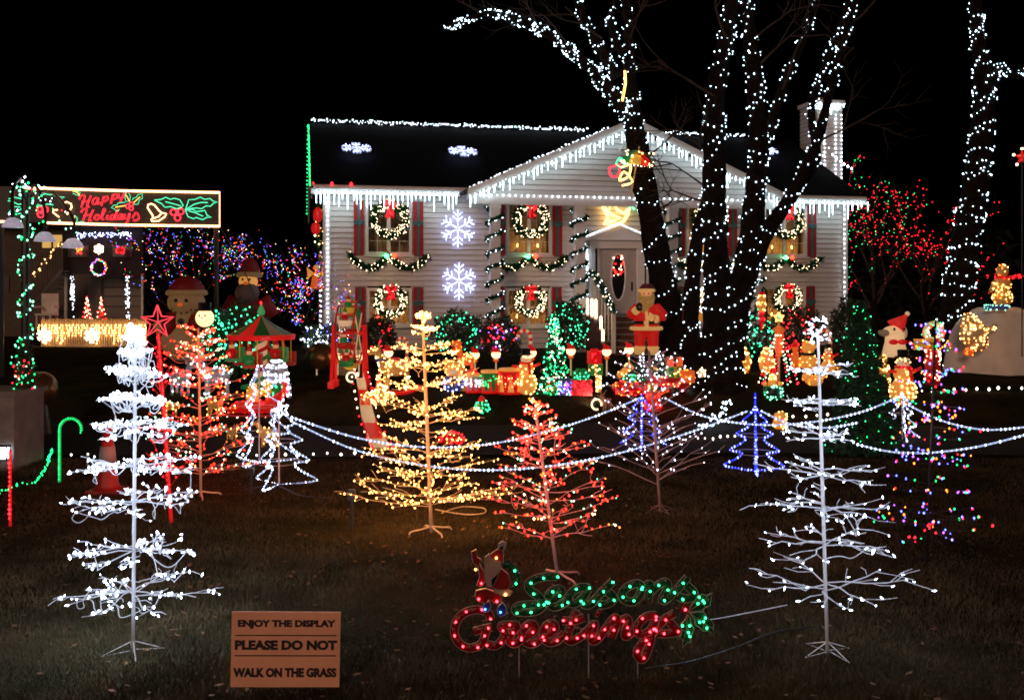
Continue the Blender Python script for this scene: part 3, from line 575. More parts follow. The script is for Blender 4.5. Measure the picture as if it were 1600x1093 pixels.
# ------------------------------------------------------------ wire trees of bulbs in the lawn
TEAR = MB(); TEAR.lathe([(.25, -1.6), (.6, -.9), (.7, -.1), (.5, .8), (.15, 1.8), (.02, 2.2)], n=6)
def wire_tree(name, label, base, top, tiers, nb=(8, 8), rise=.05, mp=mPoleW, mbm=mWw, bms=bWn, nbl=8, br=.009, prad=.012, brad=.004, twig=3, single=False, loops=0, feet='rod', jz=.05, tl=.28, pick=None, topper=None):
    g = G(*base); Y = g.y; o = T(name, label, 'light tree', g, U(0, 6)); o.rotation_euler[2] = 0
    tp = P(top[0], top[1], Y) - g; mb = MB(); mb.tube([(0, 0, 0.0), tp * .5, tp], [prad, prad, prad * .7], 8); mb.build('pole', mp, o, True); pts = []; ends = []
    for (py, hw_) in tiers:
        z = CZ - (py - HY) / F * Y - g.z; f = z / tp.z; c = Vector((tp.x * f, 0, z)); Rr = hw_ / F * Y; n = random.randint(*nb); a0 = U(0, 6)
        for k in range(n):
            a = a0 + 2 * PI * k / n + U(-.2, .2); L = Rr * U(.8, 1.08); d = Vector((cos(a), sin(a), rise + U(-.06, .08))); e = Vector((-sin(a), cos(a), 0))
            pth = [c + Vector((0, 0, U(-jz, jz)))]
            for i in (1, 2, 3, 4): pth.append(c + d * L * i / 4 + e * U(-.04, .04) * L + Vector((0, 0, U(-.03, .03) * L + pth[0].z - c.z)))
            mb = MB(); mb.tube(pth, [brad, brad, brad * .9, brad * .8, brad * .6], 5); cand = walk(pth[1:], L / (nbl + 1))
            for t in range(twig):
                i = random.choice((1, 2, 3)); p = pth[i].lerp(pth[i + 1], U(0, 1)); s_ = random.choice((-1, 1)); q = p + (d * .7 + e * s_ * U(.4, .9) + Vector((0, 0, U(-.25, .35)))).normalized() * L * tl * U(.6, 1.2)
                mb.tube([p, (p + q) / 2 + rdir() * .015, q], brad * .6, 4); cand += [q, (p + q) / 2]
            mb.build('branch', mbm, o); ends.append(pth[4]); random.shuffle(cand); pts += [q + rdir() * .014 for q in cand[:nbl + random.randint(-1, 2)]] + [pth[4]]
    if topper: pts += topper(tp)
    if single:
        mesh = None; random.shuffle(pts)
        if len(pts) > 300: bulbs(o, pts[300:], br * 1.15, bms)
        for p in pts[:300]:
            if mesh is None: b = TEAR.build('bulb', bms, o, True); mesh = b.data
            else: b = bpy.data.objects.new('bulb', mesh); C.objects.link(b); b.parent = o
            b.location = p; b.rotation_euler = (U(0, 6), U(0, 6), U(0, 6)); s_ = br * U(.8, 1.15); b.scale = (s_, s_, s_ * U(.8, 1.2))
    else: bulbs(o, pts, br, bms, pick)
    if loops:
        mb = MB()
        for i in range(loops):
            p = random.choice(pts); q = random.choice(pts)
            for _ in range(40):
                if .05 < (p - q).length < .3 and abs(p.z - q.z) < (.09 if i % 6 else .4): break
                q = random.choice(pts)
            else: continue
            m = (p + q) / 2 + Vector((0, 0, -U(.02, .1))) + rdir() * .03; mb.tube(smooth_path([p, p.lerp(m, .6) + rdir() * .03, m, q.lerp(m, .6) + rdir() * .03, q], 4), .0032, 4)
        mb.build('cord', mbm, o, kind='stuff')
    for k in range(4):                                       # stand
        a = k * PI / 2 + .5 + U(-.15, .15); L = .19 if feet == 'rod' else .17; h = .05 if feet == 'rod' else .09; mb = MB()
        if feet == 'rod': mb.tube([(0, 0, h + .03), (L * cos(a), L * sin(a), .008), (L * .1 * cos(a + .4), L * .1 * sin(a + .4), .02)], .0035, 5)
        else: mb.tube(smooth_path([(0, 0, h * .7), (L * .6 * cos(a), L * .6 * sin(a), h * .45), (L * 1.15 * cos(a), L * 1.15 * sin(a), h * .3), (L * 1.3 * cos(a), L * 1.3 * sin(a), 0)], 4), .009, 6)
        mb.build('foot', mp, o)
    return o
wire_tree('lighted_wire_tree', 'brightest cool-white wire tree in the left foreground with tangled cords', (208, 1020), (212, 510),
    [(925, 114), (857, 98), (785, 100), (726, 90), (668, 70), (622, 50), (580, 44), (550, 26), (530, 16), (514, 9)], (10, 11), .0, nbl=7, br=.0078, single=True, loops=150, twig=6, tl=.24, jz=.022, brad=.004)
wire_tree('lighted_wire_tree', 'cool-white bare wire tree in the right foreground with a bud of bulbs on top', (1293, 1022), (1278, 520),
    [(915, 122), (848, 110), (792, 100), (738, 84), (685, 58), (630, 52), (580, 48)], (7, 8), .04, mp=mPoleW, nbl=3, br=.0066, single=True, loops=8, twig=4, tl=.4, jz=.03, brad=.0045,
    topper=lambda tp: [tp + Vector((U(-.07, .07), U(-.07, .07), U(-.07, .1))) for _ in range(45)])
wire_tree('lighted_wire_tree', 'warm yellow-white wire tree left of centre on curved feet', (674, 832), (660, 488),
    [(785, 118), (772, 100), (738, 108), (708, 92), (668, 74), (645, 84), (607, 80), (578, 60), (548, 52), (520, 22), (498, 12)], (7, 8), .16, mp=mTan, mbm=mTan, bms=bYn, nbl=12, br=.0076, feet='curve', twig=6, loops=10, prad=.017, tl=.3)
wire_tree('lighted_wire_tree', 'leaning red-lit wire tree behind the greeting sign in the centre', (872, 905), (836, 636),
    [(838, 96), (812, 98), (790, 100), (766, 94), (738, 86), (712, 78), (690, 56), (668, 44), (645, 24), (632, 10)], (6, 7), .22, mp=mPink, mbm=mPink, bms=[bPk, bPk, bPk, bPk, bA, bWd, bGw], nbl=6, br=.0075, feet='curve', twig=3, loops=8, prad=.014)
wire_tree('lighted_wire_tree', 'bare mauve wire tree with few white lights right of centre', (1032, 800), (1014, 548),
    [(750, 100), (735, 100), (712, 84), (690, 74), (665, 90), (645, 84), (618, 74), (590, 58), (570, 40)], (5, 6), .42, mp=mMau, mbm=mMau, bms=bSt, nbl=2, br=.0075, twig=2, tl=.35, loops=4, prad=.016, brad=.0055)
wire_tree('lighted_wire_tree', 'orange-red lit wire tree at left beside the red star pole', (314, 776), (310, 512),
    [(738, 96), (712, 94), (686, 86), (660, 78), (634, 72), (608, 66), (584, 58), (560, 48), (540, 40), (522, 30)], (7, 8), .2, mp=mTan, mbm=mPink, bms=[bPk, bPk, bPk, bPk, bA, bWd, bGw], nbl=7, br=.009, feet='curve', twig=3, loops=14, prad=.015)
wire_tree('lighted_wire_tree', 'dark wire tree dotted with multicoloured bulbs at far right', (1448, 882), (1462, 500),
    [(812, 96), (800, 80), (762, 64), (718, 56), (680, 70), (640, 60), (605, 52), (575, 46), (545, 36), (518, 24), (830, 70), (700, 60), (660, 50)], (5, 6), .05, mp=mBlk, mbm=mBlk, bms=MULTI[:5] + [bB], nbl=3, br=.0095, twig=1, prad=.013)
# red star pole
g = G(268, 815); Y = g.y; o = T('star_pole_tree', 'red-lit pole tree topped by a red wire star at left', 'light tree', g); tp = P(247, 520, Y) - g
mb = MB(); mb.tube([(0, 0, -.05), tp * .5, tp], .02, 8); mb.build('pole', mPlR, o); pts = []
for k in range(26):
    f = U(.18, .9); p = tp * f; a = U(0, 6.28); L = U(.14, .34) * (1.2 - f * .6); q = p + Vector((cos(a) * L, sin(a) * L, L * U(.8, 1.4))); mb = MB(); mb.tube([p, p.lerp(q, .5) + rdir() * .02, q], .005, 5); mb.build('branch', mRedW, o); pts += walk([p.lerp(q, .4), q], .09)
bulbs(o, pts + [tp * f + Vector((U(-.02, .02), -.03, 0)) for f in [i / 40 for i in range(6, 40)]], .0085, bR)
mb = MB(); c = P(247, 503, Y) - g; S = [(.17 * (1 if i % 2 == 0 else .42) * cos(PI / 2 + i * PI / 5), .17 * (1 if i % 2 == 0 else .42) * sin(PI / 2 + i * PI / 5)) for i in range(11)]
mb.tube([c + Vector((x, -.02, z)) for x, z in S], .008, 6)
for i in range(0, 10, 2): mb.tube([c, c + Vector((S[i][0], -.02, S[i][1]))], .005, 5)
st = mb.build('star', em('star_red', (1, .06, .08), 1.5), o)
# ------------------------------------------------------------ rope-light trees and swags
HALF = [(.03, 1), (.10, .9), (.2, .8), (.1, .76), (.14, .68), (.3, .58), (.15, .53), (.2, .44), (.4, .3), (.2, .27), (.3, .16), (.5, .03), (.22, .0), (.0, .0)]
def rope_tree(label, base, hpx, mr, mbd, asp=1.0, spike=0, name='rope_light_tree'):
    g = G(*base); Hh = hpx / F * g.y; o = T(name, label, 'light tree', g, 0, 'rope light trees'); pts = []
    for k in range(3):
        a = .35 + k * 2 * PI / 3; d = Vector((cos(a), sin(a), 0)); pth = smooth_path([d * x * Hh * asp + Vector((0, 0, z * Hh)) for x, z in HALF], 3); mb = MB(); mb.tube(pth, .0085, 6); mb.build('rope_outline', mr, o, True); pts += walk(pth, .045)
    mb = MB(); mb.tube([(0, 0, -.1), (0, 0, Hh * (1 + spike))], .01, 6); mb.build('stake', mr if spike else mWw, o)
    mb = MB()
    for z in (.3, .58): mb.tube([Vector((.3 * Hh * asp * (1.3 - z) * cos(t), .3 * Hh * asp * (1.3 - z) * sin(t), z * Hh)) for t in [i * PI / 8 for i in range(17)]], .003, 4)
    mb.build('wire_ring', mWw, o)
    bulbs(o, pts + ([Vector((0, 0, Hh * f)) for f in [i / 20 for i in range(int(20 * (1 + spike)))]] if spike else []), .0125, mbd); return o, g, Hh
rope_tree('white rope light tree at left, nearer of the pair', (436, 757), 118, bRp, bRb); rope_tree('white rope light tree at left, farther and behind its twin', (405, 722), 150, bRp, bRb, .8)
rope_tree('blue rope light tree with a tall spike beside the forked trunk', (1180, 735), 95, bRpB, bRbB, 1.15, .28)
rope_tree('blue rope light tree behind the bare mauve wire tree', (1003, 700), 78, bRpB, bRbB, 1.1, .1)
rope_tree('white rope light tree at right under the lit snowman', (1410, 688), 72, bRp, bRb, .95)
g = G(436, 757); mb = MB(); c = P(440, 640, g.y); S = [(.1 * (1 if i % 2 == 0 else .45) * cos(PI / 2 + i * PI / 5 + .3), .1 * (1 if i % 2 == 0 else .45) * sin(PI / 2 + i * PI / 5 + .3)) for i in range(11)]
mb.tube([Vector((x, 0, z)) for x, z in S], .011, 6); o = mb.build('rope_star', bRp); o.location = c; o['label'] = 'white rope light star on top of the nearer left rope tree'; o['category'] = 'star'; bulbs(o, walk([Vector((x, -.012, z)) for x, z in S], .03), .011, bRb)
def rope_swag(label, pp, Ya, Yb, r=.011):
    n = len(pp); pth = smooth_path([P(x, y, Ya + (Yb - Ya) * i / (n - 1)) for i, (x, y) in enumerate(pp)], 6); c = pth[0]; o = T('rope_light_swag', label, 'rope light', c, 0, 'rope light swags')
    mb = MB(); mb.tube([p - c for p in pth], r, 6); mb.build('rope', bRp, o, True); bulbs(o, [p - c + Vector((0, -.004, 0)) for p in walk(pth, .055)], .0125, bRb)
rope_swag('upper white rope light swag from the left rope tree to the mauve tree', [(456, 652), (560, 684), (660, 698), (760, 694), (850, 675), (930, 650), (1003, 620)], 11.9, 14.2)
rope_swag('lower white rope light swag crossing the yellow and red wire trees', [(456, 658), (560, 704), (680, 729), (800, 733), (930, 716), (1060, 681), (1168, 642)], 11.9, 12.6)
rope_swag('white rope light swag passing behind the spiked blue tree', [(1040, 622), (1100, 650), (1180, 663), (1260, 660), (1340, 645), (1402, 621)], 14.2, 13.4)
rope_swag('white rope light swag from the spiked blue tree to the white wire tree', [(1190, 642), (1235, 662), (1290, 668), (1340, 660)], 12.6, 12.9)
rope_swag('upper white rope light swag running off the right edge', [(1420, 633), (1475, 658), (1540, 671), (1610, 666)], 13.2, 13.0)
rope_swag('lower white rope light swag running off the right edge', [(1340, 694), (1390, 705), (1450, 707), (1530, 697), (1612, 676)], 12.6, 11.8)
def row(label, pp, step, r, m, lift=.05):
    pts = [q + Vector((0, 0, lift)) for q in walk([G(x, y) for x, y in pp], step)]
    lights(label, [p + Vector((0, U(-.04, .04), U(-.01, .02))) for p in pts], r, m)
mC9 = em('c9_white', (1, .85, .72), 6)
row('row of white bulbs along the driveway edge at left', [(110, 717), (180, 716)], .22, .022, mC9); row('row of white bulbs along the driveway edge between the left trees', [(380, 716), (580, 714)], .19, .02, mC9)
row('row of white bulbs along the lawn edge at right', [(1440, 617), (1520, 613), (1612, 611)], .2, .024, mC9); row('row of white bulbs along the drive right of the forked tree', [(1090, 690), (1150, 688)], .12, .02, mC9)
row('row of white bulbs on the grass behind the right white wire tree', [(1240, 656), (1300, 652), (1345, 648)], .2, .022, mC9)
pts = []
for i in range(6): pts += [P(1100 + 40 * t + U(-8, 8), 675 - 50 * t + U(-6, 6), 16.2) for t in [j / 9 for j in range(10)]]
lights('loose white lights trailing from the foot of the forked tree', [Vector((p.x, p.y, max(p.z, gz(p.y) + .04))) for p in pts[::2]], .018, bT)
# ------------------------------------------------------------ greeting sign in the lawn
def c1(X, Yc): return 700 + X / 5.755, 840 + Yc / 5.755
def c2(X, Yc): return 900 + X / 5.755, 880 + Yc / 5.755
def curve_px(pts, cv): return [cv(*p) for p in pts]
GRN = [('letter', [[(985, 345), (880, 345), (790, 365), (725, 410), (740, 470), (800, 510), (845, 560), (850, 610), (790, 655), (700, 665), (625, 660), (605, 632), (650, 605), (740, 597), (830, 592), (890, 575)]], c1),
       ('letter', [[(890, 575), (960, 545), (1015, 500), (1010, 462), (960, 462), (910, 510), (905, 580), (950, 620), (1020, 600), (1080, 560)]], c1),
       ('letter', [[(120, 222), (60, 215), (0, 232), (-60, 290), (-62, 350), (-10, 362), (50, 320), (110, 235)], [(105, 240), (72, 330), (80, 372), (130, 370), (185, 315)]], c2),
       ('letter', [[(150, 340), (190, 300), (250, 235), (335, 155)], [(250, 240), (318, 275), (335, 320), (280, 362), (195, 370)]], c2),
       ('letter', [[(595, 215), (560, 180), (500, 190), (435, 235), (415, 290), (450, 335), (520, 340), (570, 290), (595, 220)]], c2),
       ('letter', [[(600, 222), (645, 190), (672, 200), (658, 270), (650, 338)], [(660, 275), (735, 200), (800, 168), (830, 200), (803, 270), (775, 335), (830, 312), (880, 262)]], c2),
       ('letter', [[(880, 262), (950, 180), (1005, 120)], [(958, 172), (1020, 215), (1060, 265), (1035, 305), (980, 312), (915, 292)]], c2)]
RED = [('letter', [[(385, 725), (355, 665), (275, 642), (185, 655), (110, 700), (65, 780), (60, 860), (95, 935), (170, 982), (255, 975), (312, 930), (335, 860), (348, 812)], [(230, 840), (300, 820), (395, 798)]], c1),
       ('letter', [[(355, 955), (430, 968), (490, 910), (515, 850), (480, 788), (620, 785), (572, 850), (550, 920), (600, 950), (660, 910)]], c1),
       ('letter', [[(660, 910), (720, 880), (778, 830), (768, 782), (720, 782), (672, 840), (672, 915), (740, 955), (810, 930), (850, 880)]], c1),
       ('letter', [[(850, 880), (920, 850), (962, 810), (950, 768), (910, 768), (867, 812), (862, 890), (910, 935), (980, 920), (1050, 850)]], c1),
       ('letter', [[(1030, 742), (1130, 745), (1230, 712)], [(1160, 650), (1120, 740), (1090, 830), (1070, 900), (1110, 930), (1170, 900), (1220, 870)]], c1),
       ('letter', [[(65, 640), (120, 590), (170, 540), (150, 620), (140, 680), (170, 700), (230, 640), (262, 590)], [(185, 440), (215, 455)]], c2),
       ('letter', [[(262, 590), (335, 492), (368, 500), (340, 600), (320, 668)], [(340, 605), (400, 520), (458, 490), (470, 540), (440, 620), (450, 655), (500, 615)]], c2),
       ('letter', [[(725, 465), (650, 470), (590, 510), (550, 570), (565, 630), (620, 630), (680, 580), (720, 490)], [(725, 470), (692, 600), (665, 720), (620, 840), (580, 860), (550, 810), (570, 750), (640, 670), (720, 595)]], c2),
       ('letter', [[(720, 595), (800, 500), (890, 450)], [(830, 510), (880, 570), (915, 615), (820, 635), (740, 632)]], c2)]
gS = G(860, 1062); SY = gS.y
sg = T('greeting_sign', 'green and red lit script sign reading Seasons Greetings on stakes in the lawn', 'sign', gS)
def sgp(px, py, dy=0): return P(px, py, SY) - gS + Vector((0, dy, 0))
BUL = MB(); BUL.lathe([(.5, -1), (1, -.4), (1, .4), (.4, 1.2), (.05, 1.5)], n=7)
def put_bulbs(parent, pts, r, m):
    me = bpy.data.meshes.new('bulb'); me.from_pydata(BUL.v, [], BUL.f); me.materials.append(m)
    for p in pts:
        b = bpy.data.objects.new('bulb', me); C.objects.link(b); b.parent = parent; b.location = p; b.scale = (r, r, r); b.rotation_euler = (U(0, 6), U(0, 6), 0)
def rim(mb, pth, w, r):
    for s_ in (-1, 1):
        q = []
        for i, p in enumerate(pth):
            t = (pth[min(i + 1, len(pth) - 1)] - pth[max(i - 1, 0)]); t.y = 0; t = t.normalized(); q.append(p + Vector((-t.z, 0, t.x)) * w * s_ + Vector((0, -.004, 0)))
        mb.tube(q, r, 4)
sgG = em('sign_bulb_green', (.03, 1, .3), 11); sgR = em('sign_bulb_red', (1, .03, .05), 17); sgA = em('sign_bulb_amber', (1, .42, .08), 16); sgB = em('sign_bulb_blue', (.08, .3, 1), 8)
for di, (grp, m, bm_, w) in enumerate(((GRN, mLet_g, sgG, .024), (RED, mLet_r, sgR, .024))):
    for li, (nm, strokes, cv) in enumerate(grp):
        mb = MB(); mr = MB(); bp = []
        for si, st in enumerate(strokes):
            pth = smooth_path([sgp(*cv(*q), dy=(li % 3) * .006 + si * .002) for q in st], 5)
            mb.tube(pth, w, 10, flat=.35); rim(mr, pth, w, .0025); bp += [p + Vector((U(-.006, .006), -.013, U(-.006, .006))) for p in walk(pth, .086)[0 if si == 0 else 1:]]
        lt = mb.build('letter', m, sg, True); mr.build('rim', mRim, lt); put_bulbs(lt, bp, .0062, bm_)
LEAF = [[(1000, 432), (1035, 370), (1060, 340), (1090, 292), (1130, 272), (1180, 280), (1222, 258), (1212, 310), (1205, 370), (1165, 385), (1130, 420), (1070, 425)],
        [(1020, 440), (1080, 432), (1150, 430), (1170, 475), (1212, 505), (1236, 535), (1230, 580), (1245, 648), (1190, 600), (1140, 600), (1110, 570), (1070, 545), (1065, 495)],
        [(1000, 450), (980, 500), (938, 545), (950, 590), (942, 640), (930, 655), (962, 690), (952, 752), (1000, 705), (1035, 695), (1035, 640), (1062, 580), (1030, 530), (1028, 490)]]
for L_ in LEAF:
    pg = [sgp(*c2(*q)) for q in L_]; mb = MB(); mb.prism([(p.x, p.z) for p in pg], -.006, .008); lf = mb.build('holly_leaf', mLet_g, sg)
    mb = MB(); mb.tube([Vector((p.x, -.008, p.z)) for p in pg + pg[:1]], .0028, 4); c = sum(pg, Vector()) / len(pg)
    for p in pg[::3]: mb.tube([Vector((c.x, -.008, c.z)), Vector((p.x, -.008, p.z))], .0018, 4)
    mb.build('rim', mRim, lf); put_bulbs(lf, [c + Vector((U(-.03, .03), -.015, U(-.04, .04))) for _ in range(4)], .006, sgG)
mb = MB(); c = sgp(*c2(980, 403)); mb.ell(c, (.032, .015, .032)); bry = mb.build('berry', mLet_r, sg, True); put_bulbs(bry, [c + Vector((0, -.02, 0))], .007, sgR)
# little flat figure in red and white climbing over the lettering
def flatfig(parent, name, pts, m, bl=(), bm_=None, d=.012):
    pg = [sgp(*c1(*q)) for q in pts]; mb = MB(); mb.prism([(p.x, p.z) for p in pg], -d, d); f = mb.build(name, m, parent)
    mb = MB(); mb.tube([Vector((p.x, -d - .002, p.z)) for p in pg + pg[:1]], .0022, 4); mb.build('rim', mRim, f)
    if bl: put_bulbs(f, [sgp(*c1(*q)) + Vector((0, -d - .006, 0)) for q in bl], .0065, bm_)
mFlW = mat('film_white', (.32, .24, .22), .4, .15, 12); mFlB = mat('film_blue', (.01, .04, .2), .3, .3, 12); mFlD = mat('film_dark_red', (.22, .01, .012), .3, .3, 12)
flatfig(sg, 'hat', [(375, 150), (420, 115), (495, 60), (498, 215), (440, 200), (390, 190)], mFlD, [(435, 172)], sgA)
flatfig(sg, 'pompom', [(455, 50), (490, 25), (525, 45), (515, 90), (480, 105), (450, 85)], mFlW)
flatfig(sg, 'beard', [(330, 175), (370, 140), (400, 190), (475, 205), (480, 260), (450, 330), (400, 440), (350, 430), (330, 330)], mFlW)
flatfig(sg, 'coat', [(480, 270), (540, 320), (565, 400), (545, 455), (460, 460), (395, 440), (390, 370), (430, 330)], mFlD, [(300, 400)], sgR)
flatfig(sg, 'arm', [(210, 120), (255, 100), (265, 170), (295, 190), (280, 230), (320, 290), (340, 380), (300, 430), (260, 420), (285, 340), (270, 250), (225, 215)], mFlD, [(250, 275)], sgA)
flatfig(sg, 'leg', [(250, 470), (340, 450), (480, 500), (480, 560), (420, 580), (370, 540), (340, 580), (270, 560), (245, 510)], mFlD, [(278, 540), (440, 560)], sgR)
flatfig(sg, 'fur_hem', [(420, 455), (540, 470), (580, 480), (555, 515), (500, 515), (410, 480)], mFlW, [(518, 500)], sgA)
flatfig(sg, 'boot', [(320, 590), (370, 565), (388, 600), (365, 655), (320, 660), (310, 630)], mFlB, [(335, 632)], sgB); flatfig(sg, 'boot', [(445, 620), (490, 575), (525, 620), (520, 680), (465, 702), (445, 670)], mFlB, [(472, 658)], sgB)
mb = MB(); pth = smooth_path([sgp(*c1(*q), dy=.01) for q in [(500, 240), (560, 250), (615, 320), (615, 400), (580, 450)]], 5); mb.tube(pth, .02, 10, flat=.35); sk = mb.build('sack_edge', mLet_g, sg, True); put_bulbs(sk, [p + Vector((0, -.015, 0)) for p in walk(pth, .08)[1:]], .006, sgG)
for px, t, b in ((811, 1005, 1066), (997, 1030, 1050), (920, 960, 1055)):
    mb = MB(); mb.tube([sgp(px, t, .02), sgp(px, b + 12, .02)], .004, 5); mb.build('stake', mRim, sg)
# ------------------------------------------------------------ yard sign with lettering
gY = G(445, 1090); o = T('yard_sign', 'orange board sign asking visitors not to walk on the grass', 'sign', gY, R(3)); o.rotation_euler = (0, R(1.2), R(3))
sc = gY.y / F; w, h = 168 * sc, 117 * sc; zc = CZ - (1013.5 - HY) * sc - gY.z
mb = MB(); mb.box((0, 0, zc), (w, .012, h)); mb.build('board', mSign, o)
for x in (-.3, .3):
    mb = MB(); mb.tube([(x * w, .012, -.1), (x * w, .012, zc + h * .2)], .006, 6); mb.build('stake', mDk, o)
for z in (.19, -.08):
    mb = MB(); mb.box((0, -.0075, zc + h * z + .0), (w * .93, .003, .006)); mb.build('rule_line', mInk, o)
for txt, z, tw, th in (('ENJOY THE DISPLAY', .345, .9, .115), ('PLEASE DO NOT', .055, .94, .125), ('WALK ON THE GRASS', -.31, .95, .12)):
    cu = bpy.data.curves.new('lettering', 'FONT'); cu.body = txt; cu.align_x = 'CENTER'; cu.align_y = 'CENTER'; cu.size = 1; cu.offset = .055; cu.extrude = .001; cu.materials.append(mInk); cu.resolution_u = 3
    t = bpy.data.objects.new('lettering', cu); C.objects.link(t); bpy.context.view_layer.update(); dx, dy = t.dimensions.x, t.dimensions.y
    me = bpy.data.meshes.new_from_object(t.evaluated_get(bpy.context.evaluated_depsgraph_get())); bpy.data.objects.remove(t); t = bpy.data.objects.new('lettering', me); C.objects.link(t)
    t.parent = o; t.location = (0, -.0085, zc + h * z); t.rotation_euler = (R(90), 0, 0); t.scale = (w * tw / dx, h * th / dy * 1.05, 1)
# ------------------------------------------------------------ holiday sign hung over the drive
def hs_y(px): return 19.5 + (px - 0) / 345 * .9
def c3(X, Yc): return X / 8.889, 280 + Yc / 8.889
gH = P(190, 325, 20.0); hsn = T('neon_sign', 'long neon sign reading Happy Holidays with holly and bells inside a glowing border', 'sign', (gH.x, gH.y, gH.z))
def hq(X, Yc, dy=0): px, py = c3(X, Yc); return P(px, py, hs_y(px) + dy) - Vector(gH)
mb = MB(); mb.add([hq(-100, 95, .12), hq(3060, 180, .12), hq(3060, 665, .12), hq(-100, 580, .12)], [(0, 1, 2, 3)]); mb.add([hq(-100, 95, .15), hq(3060, 180, .15), hq(3060, 665, .15), hq(-100, 580, .15)], [(3, 2, 1, 0)]); mb.build('backing', mBlk, hsn)
mb = MB(); mb.tube([hq(320, 118), hq(1700, 160), hq(3050, 185), hq(3050, 652), hq(1700, 635), hq(640, 605)], .022, 8); mb.tube([hq(-80, 585), hq(130, 592)], .022, 8); mb.tube([hq(220, 597), hq(300, 598)], .022, 8); mb.build('border_tube', bNw, hsn)
def neon(name, strokes, m, parent, r=.009, w=0):
    mb = MB()
    for st in strokes:
        pth = smooth_path([hq(*q) for q in st], 4)
        if w: rim(mb, pth, w, r)
        else: mb.tube(pth, r, 6)
    return mb.build(name, m, parent)
HAPPY = [[[(1100, 285), (1125, 235), (1165, 222), (1180, 245), (1150, 330), (1128, 395)], [(1265, 225), (1235, 300), (1208, 385), (1245, 376)], [(1130, 318), (1245, 300)]], [[(1350, 250), (1300, 280), (1290, 340), (1335, 340), (1370, 262), (1352, 340), (1400, 322)]],
         [[(1442, 238), (1408, 372)], [(1430, 262), (1490, 240), (1500, 282), (1442, 312)]], [[(1572, 208), (1538, 345)], [(1560, 232), (1620, 210), (1632, 252), (1572, 282)]], [[(1650, 200), (1655, 262), (1705, 245), (1732, 190), (1670, 315)]]]
HOLI = [[[(1125, 465), (1150, 425), (1190, 412), (1205, 435), (1175, 520), (1152, 578)], [(1298, 420), (1265, 495), (1238, 575), (1275, 568)], [(1158, 508), (1275, 488)]], [[(1345, 490), (1312, 540), (1350, 562), (1382, 512), (1345, 490)]], [[(1400, 545), (1460, 432), (1438, 422), (1412, 540), (1450, 552)]],
        [[(1500, 490), (1482, 550), (1512, 552)], [(1520, 448), (1526, 456)]], [[(1580, 490), (1540, 512), (1540, 560), (1580, 540), (1640, 420), (1592, 540), (1622, 552)]], [[(1692, 480), (1652, 502), (1642, 552), (1680, 540), (1702, 482), (1690, 552), (1722, 540)]],
        [[(1740, 480), (1730, 540), (1770, 540), (1802, 470), (1780, 575), (1740, 612)]], [[(1840, 542), (1892, 462), (1932, 540), (1882, 572), (1850, 560)]]]
for L_ in HAPPY + HOLI: neon('letter', L_, bNr, hsn, .004, .0135)
def leafline(pts): return [pts + [pts[0]]]
def c4(pts): return [(x + 1511, y) for x, y in pts]
def neonpoly(name, pts, m, r=.009):
    mb = MB(); mb.tube([hq(*q) for q in pts], r, 6); return mb.build(name, m, hsn)
neonpoly('holly_leaf', c4([(635, 290), (730, 280), (790, 250), (855, 280), (910, 265), (985, 285), (1035, 365), (1000, 395), (945, 410), (860, 380), (780, 390), (735, 340), (635, 290)]), bNg); neonpoly('leaf_vein', c4([(785, 312), (900, 342), (1000, 372)]), bNg)
neonpoly('holly_leaf', c4([(1065, 425), (1110, 285), (1200, 280), (1270, 248), (1330, 280), (1405, 268), (1450, 305), (1508, 318), (1450, 335), (1415, 375), (1350, 370), (1290, 410), (1220, 400), (1160, 405), (1065, 425)]), bNg); neonpoly('leaf_vein', c4([(1075, 420), (1180, 350), (1280, 322), (1375, 325)]), bNg)
neonpoly('holly_leaf', c4([(1065, 430), (1160, 415), (1220, 450), (1335, 435), (1365, 500), (1425, 530), (1360, 530), (1305, 562), (1210, 530), (1180, 550), (1100, 520), (1065, 430)]), bNg); neonpoly('leaf_vein', c4([(1110, 440), (1200, 465), (1310, 515)]), bNg)
for cx, cy in c4([(897, 458), (1000, 448), (955, 535)]) + [(560, 425), (625, 420), (565, 490)]: neonpoly('berry', [(cx + 42 * cos(i * PI / 6), cy + 42 * sin(i * PI / 6)) for i in range(13)], bNr, .013)
for cx, cy in c4([(262, 375), (312, 348), (312, 405)]): neonpoly('berry', [(cx + 28 * cos(i * PI / 5), cy + 28 * sin(i * PI / 5)) for i in range(11)], bNr, .011)
neonpoly('bell', c4([(600, 585), (590, 555), (610, 545), (612, 505), (540, 400), (545, 355), (590, 340), (635, 360), (700, 440), (735, 465), (800, 480), (780, 520), (690, 580), (600, 585)]), bNw, .013); neonpoly('bell_rim', c4([(610, 548), (690, 520), (735, 470)]), bNw, .011)
neonpoly('bell', [(820, 525), (735, 460), (740, 430), (800, 425)], bNw, .013); neonpoly('bell', [(880, 330), (930, 315), (985, 340), (995, 390), (930, 490)], bNw, .013)
neonpoly('holly_leaf', c4([(240, 185), (225, 260), (240, 310), (290, 300), (300, 240), (280, 195)]), bNg, .006); neonpoly('holly_leaf', c4([(325, 290), (345, 260), (380, 255), (405, 215), (465, 200), (465, 270), (420, 290), (410, 345), (350, 350)]), bNg, .006); neonpoly('holly_leaf', c4([(230, 320), (130, 330), (115, 360), (70, 360), (35, 395), (80, 415), (105, 445), (150, 420)]), bNg, .006)
for q in ([(90, 390), (235, 365)], [(245, 225), (290, 310)], [(345, 325), (435, 245)]): neonpoly('leaf_vein', c4(q), bNy, .009)
for q in ([(1010, 165), (1070, 180), (1105, 225)], [(1015, 545), (1035, 510), (1030, 605)]): neonpoly('corner_tube', q, bNy, .01)
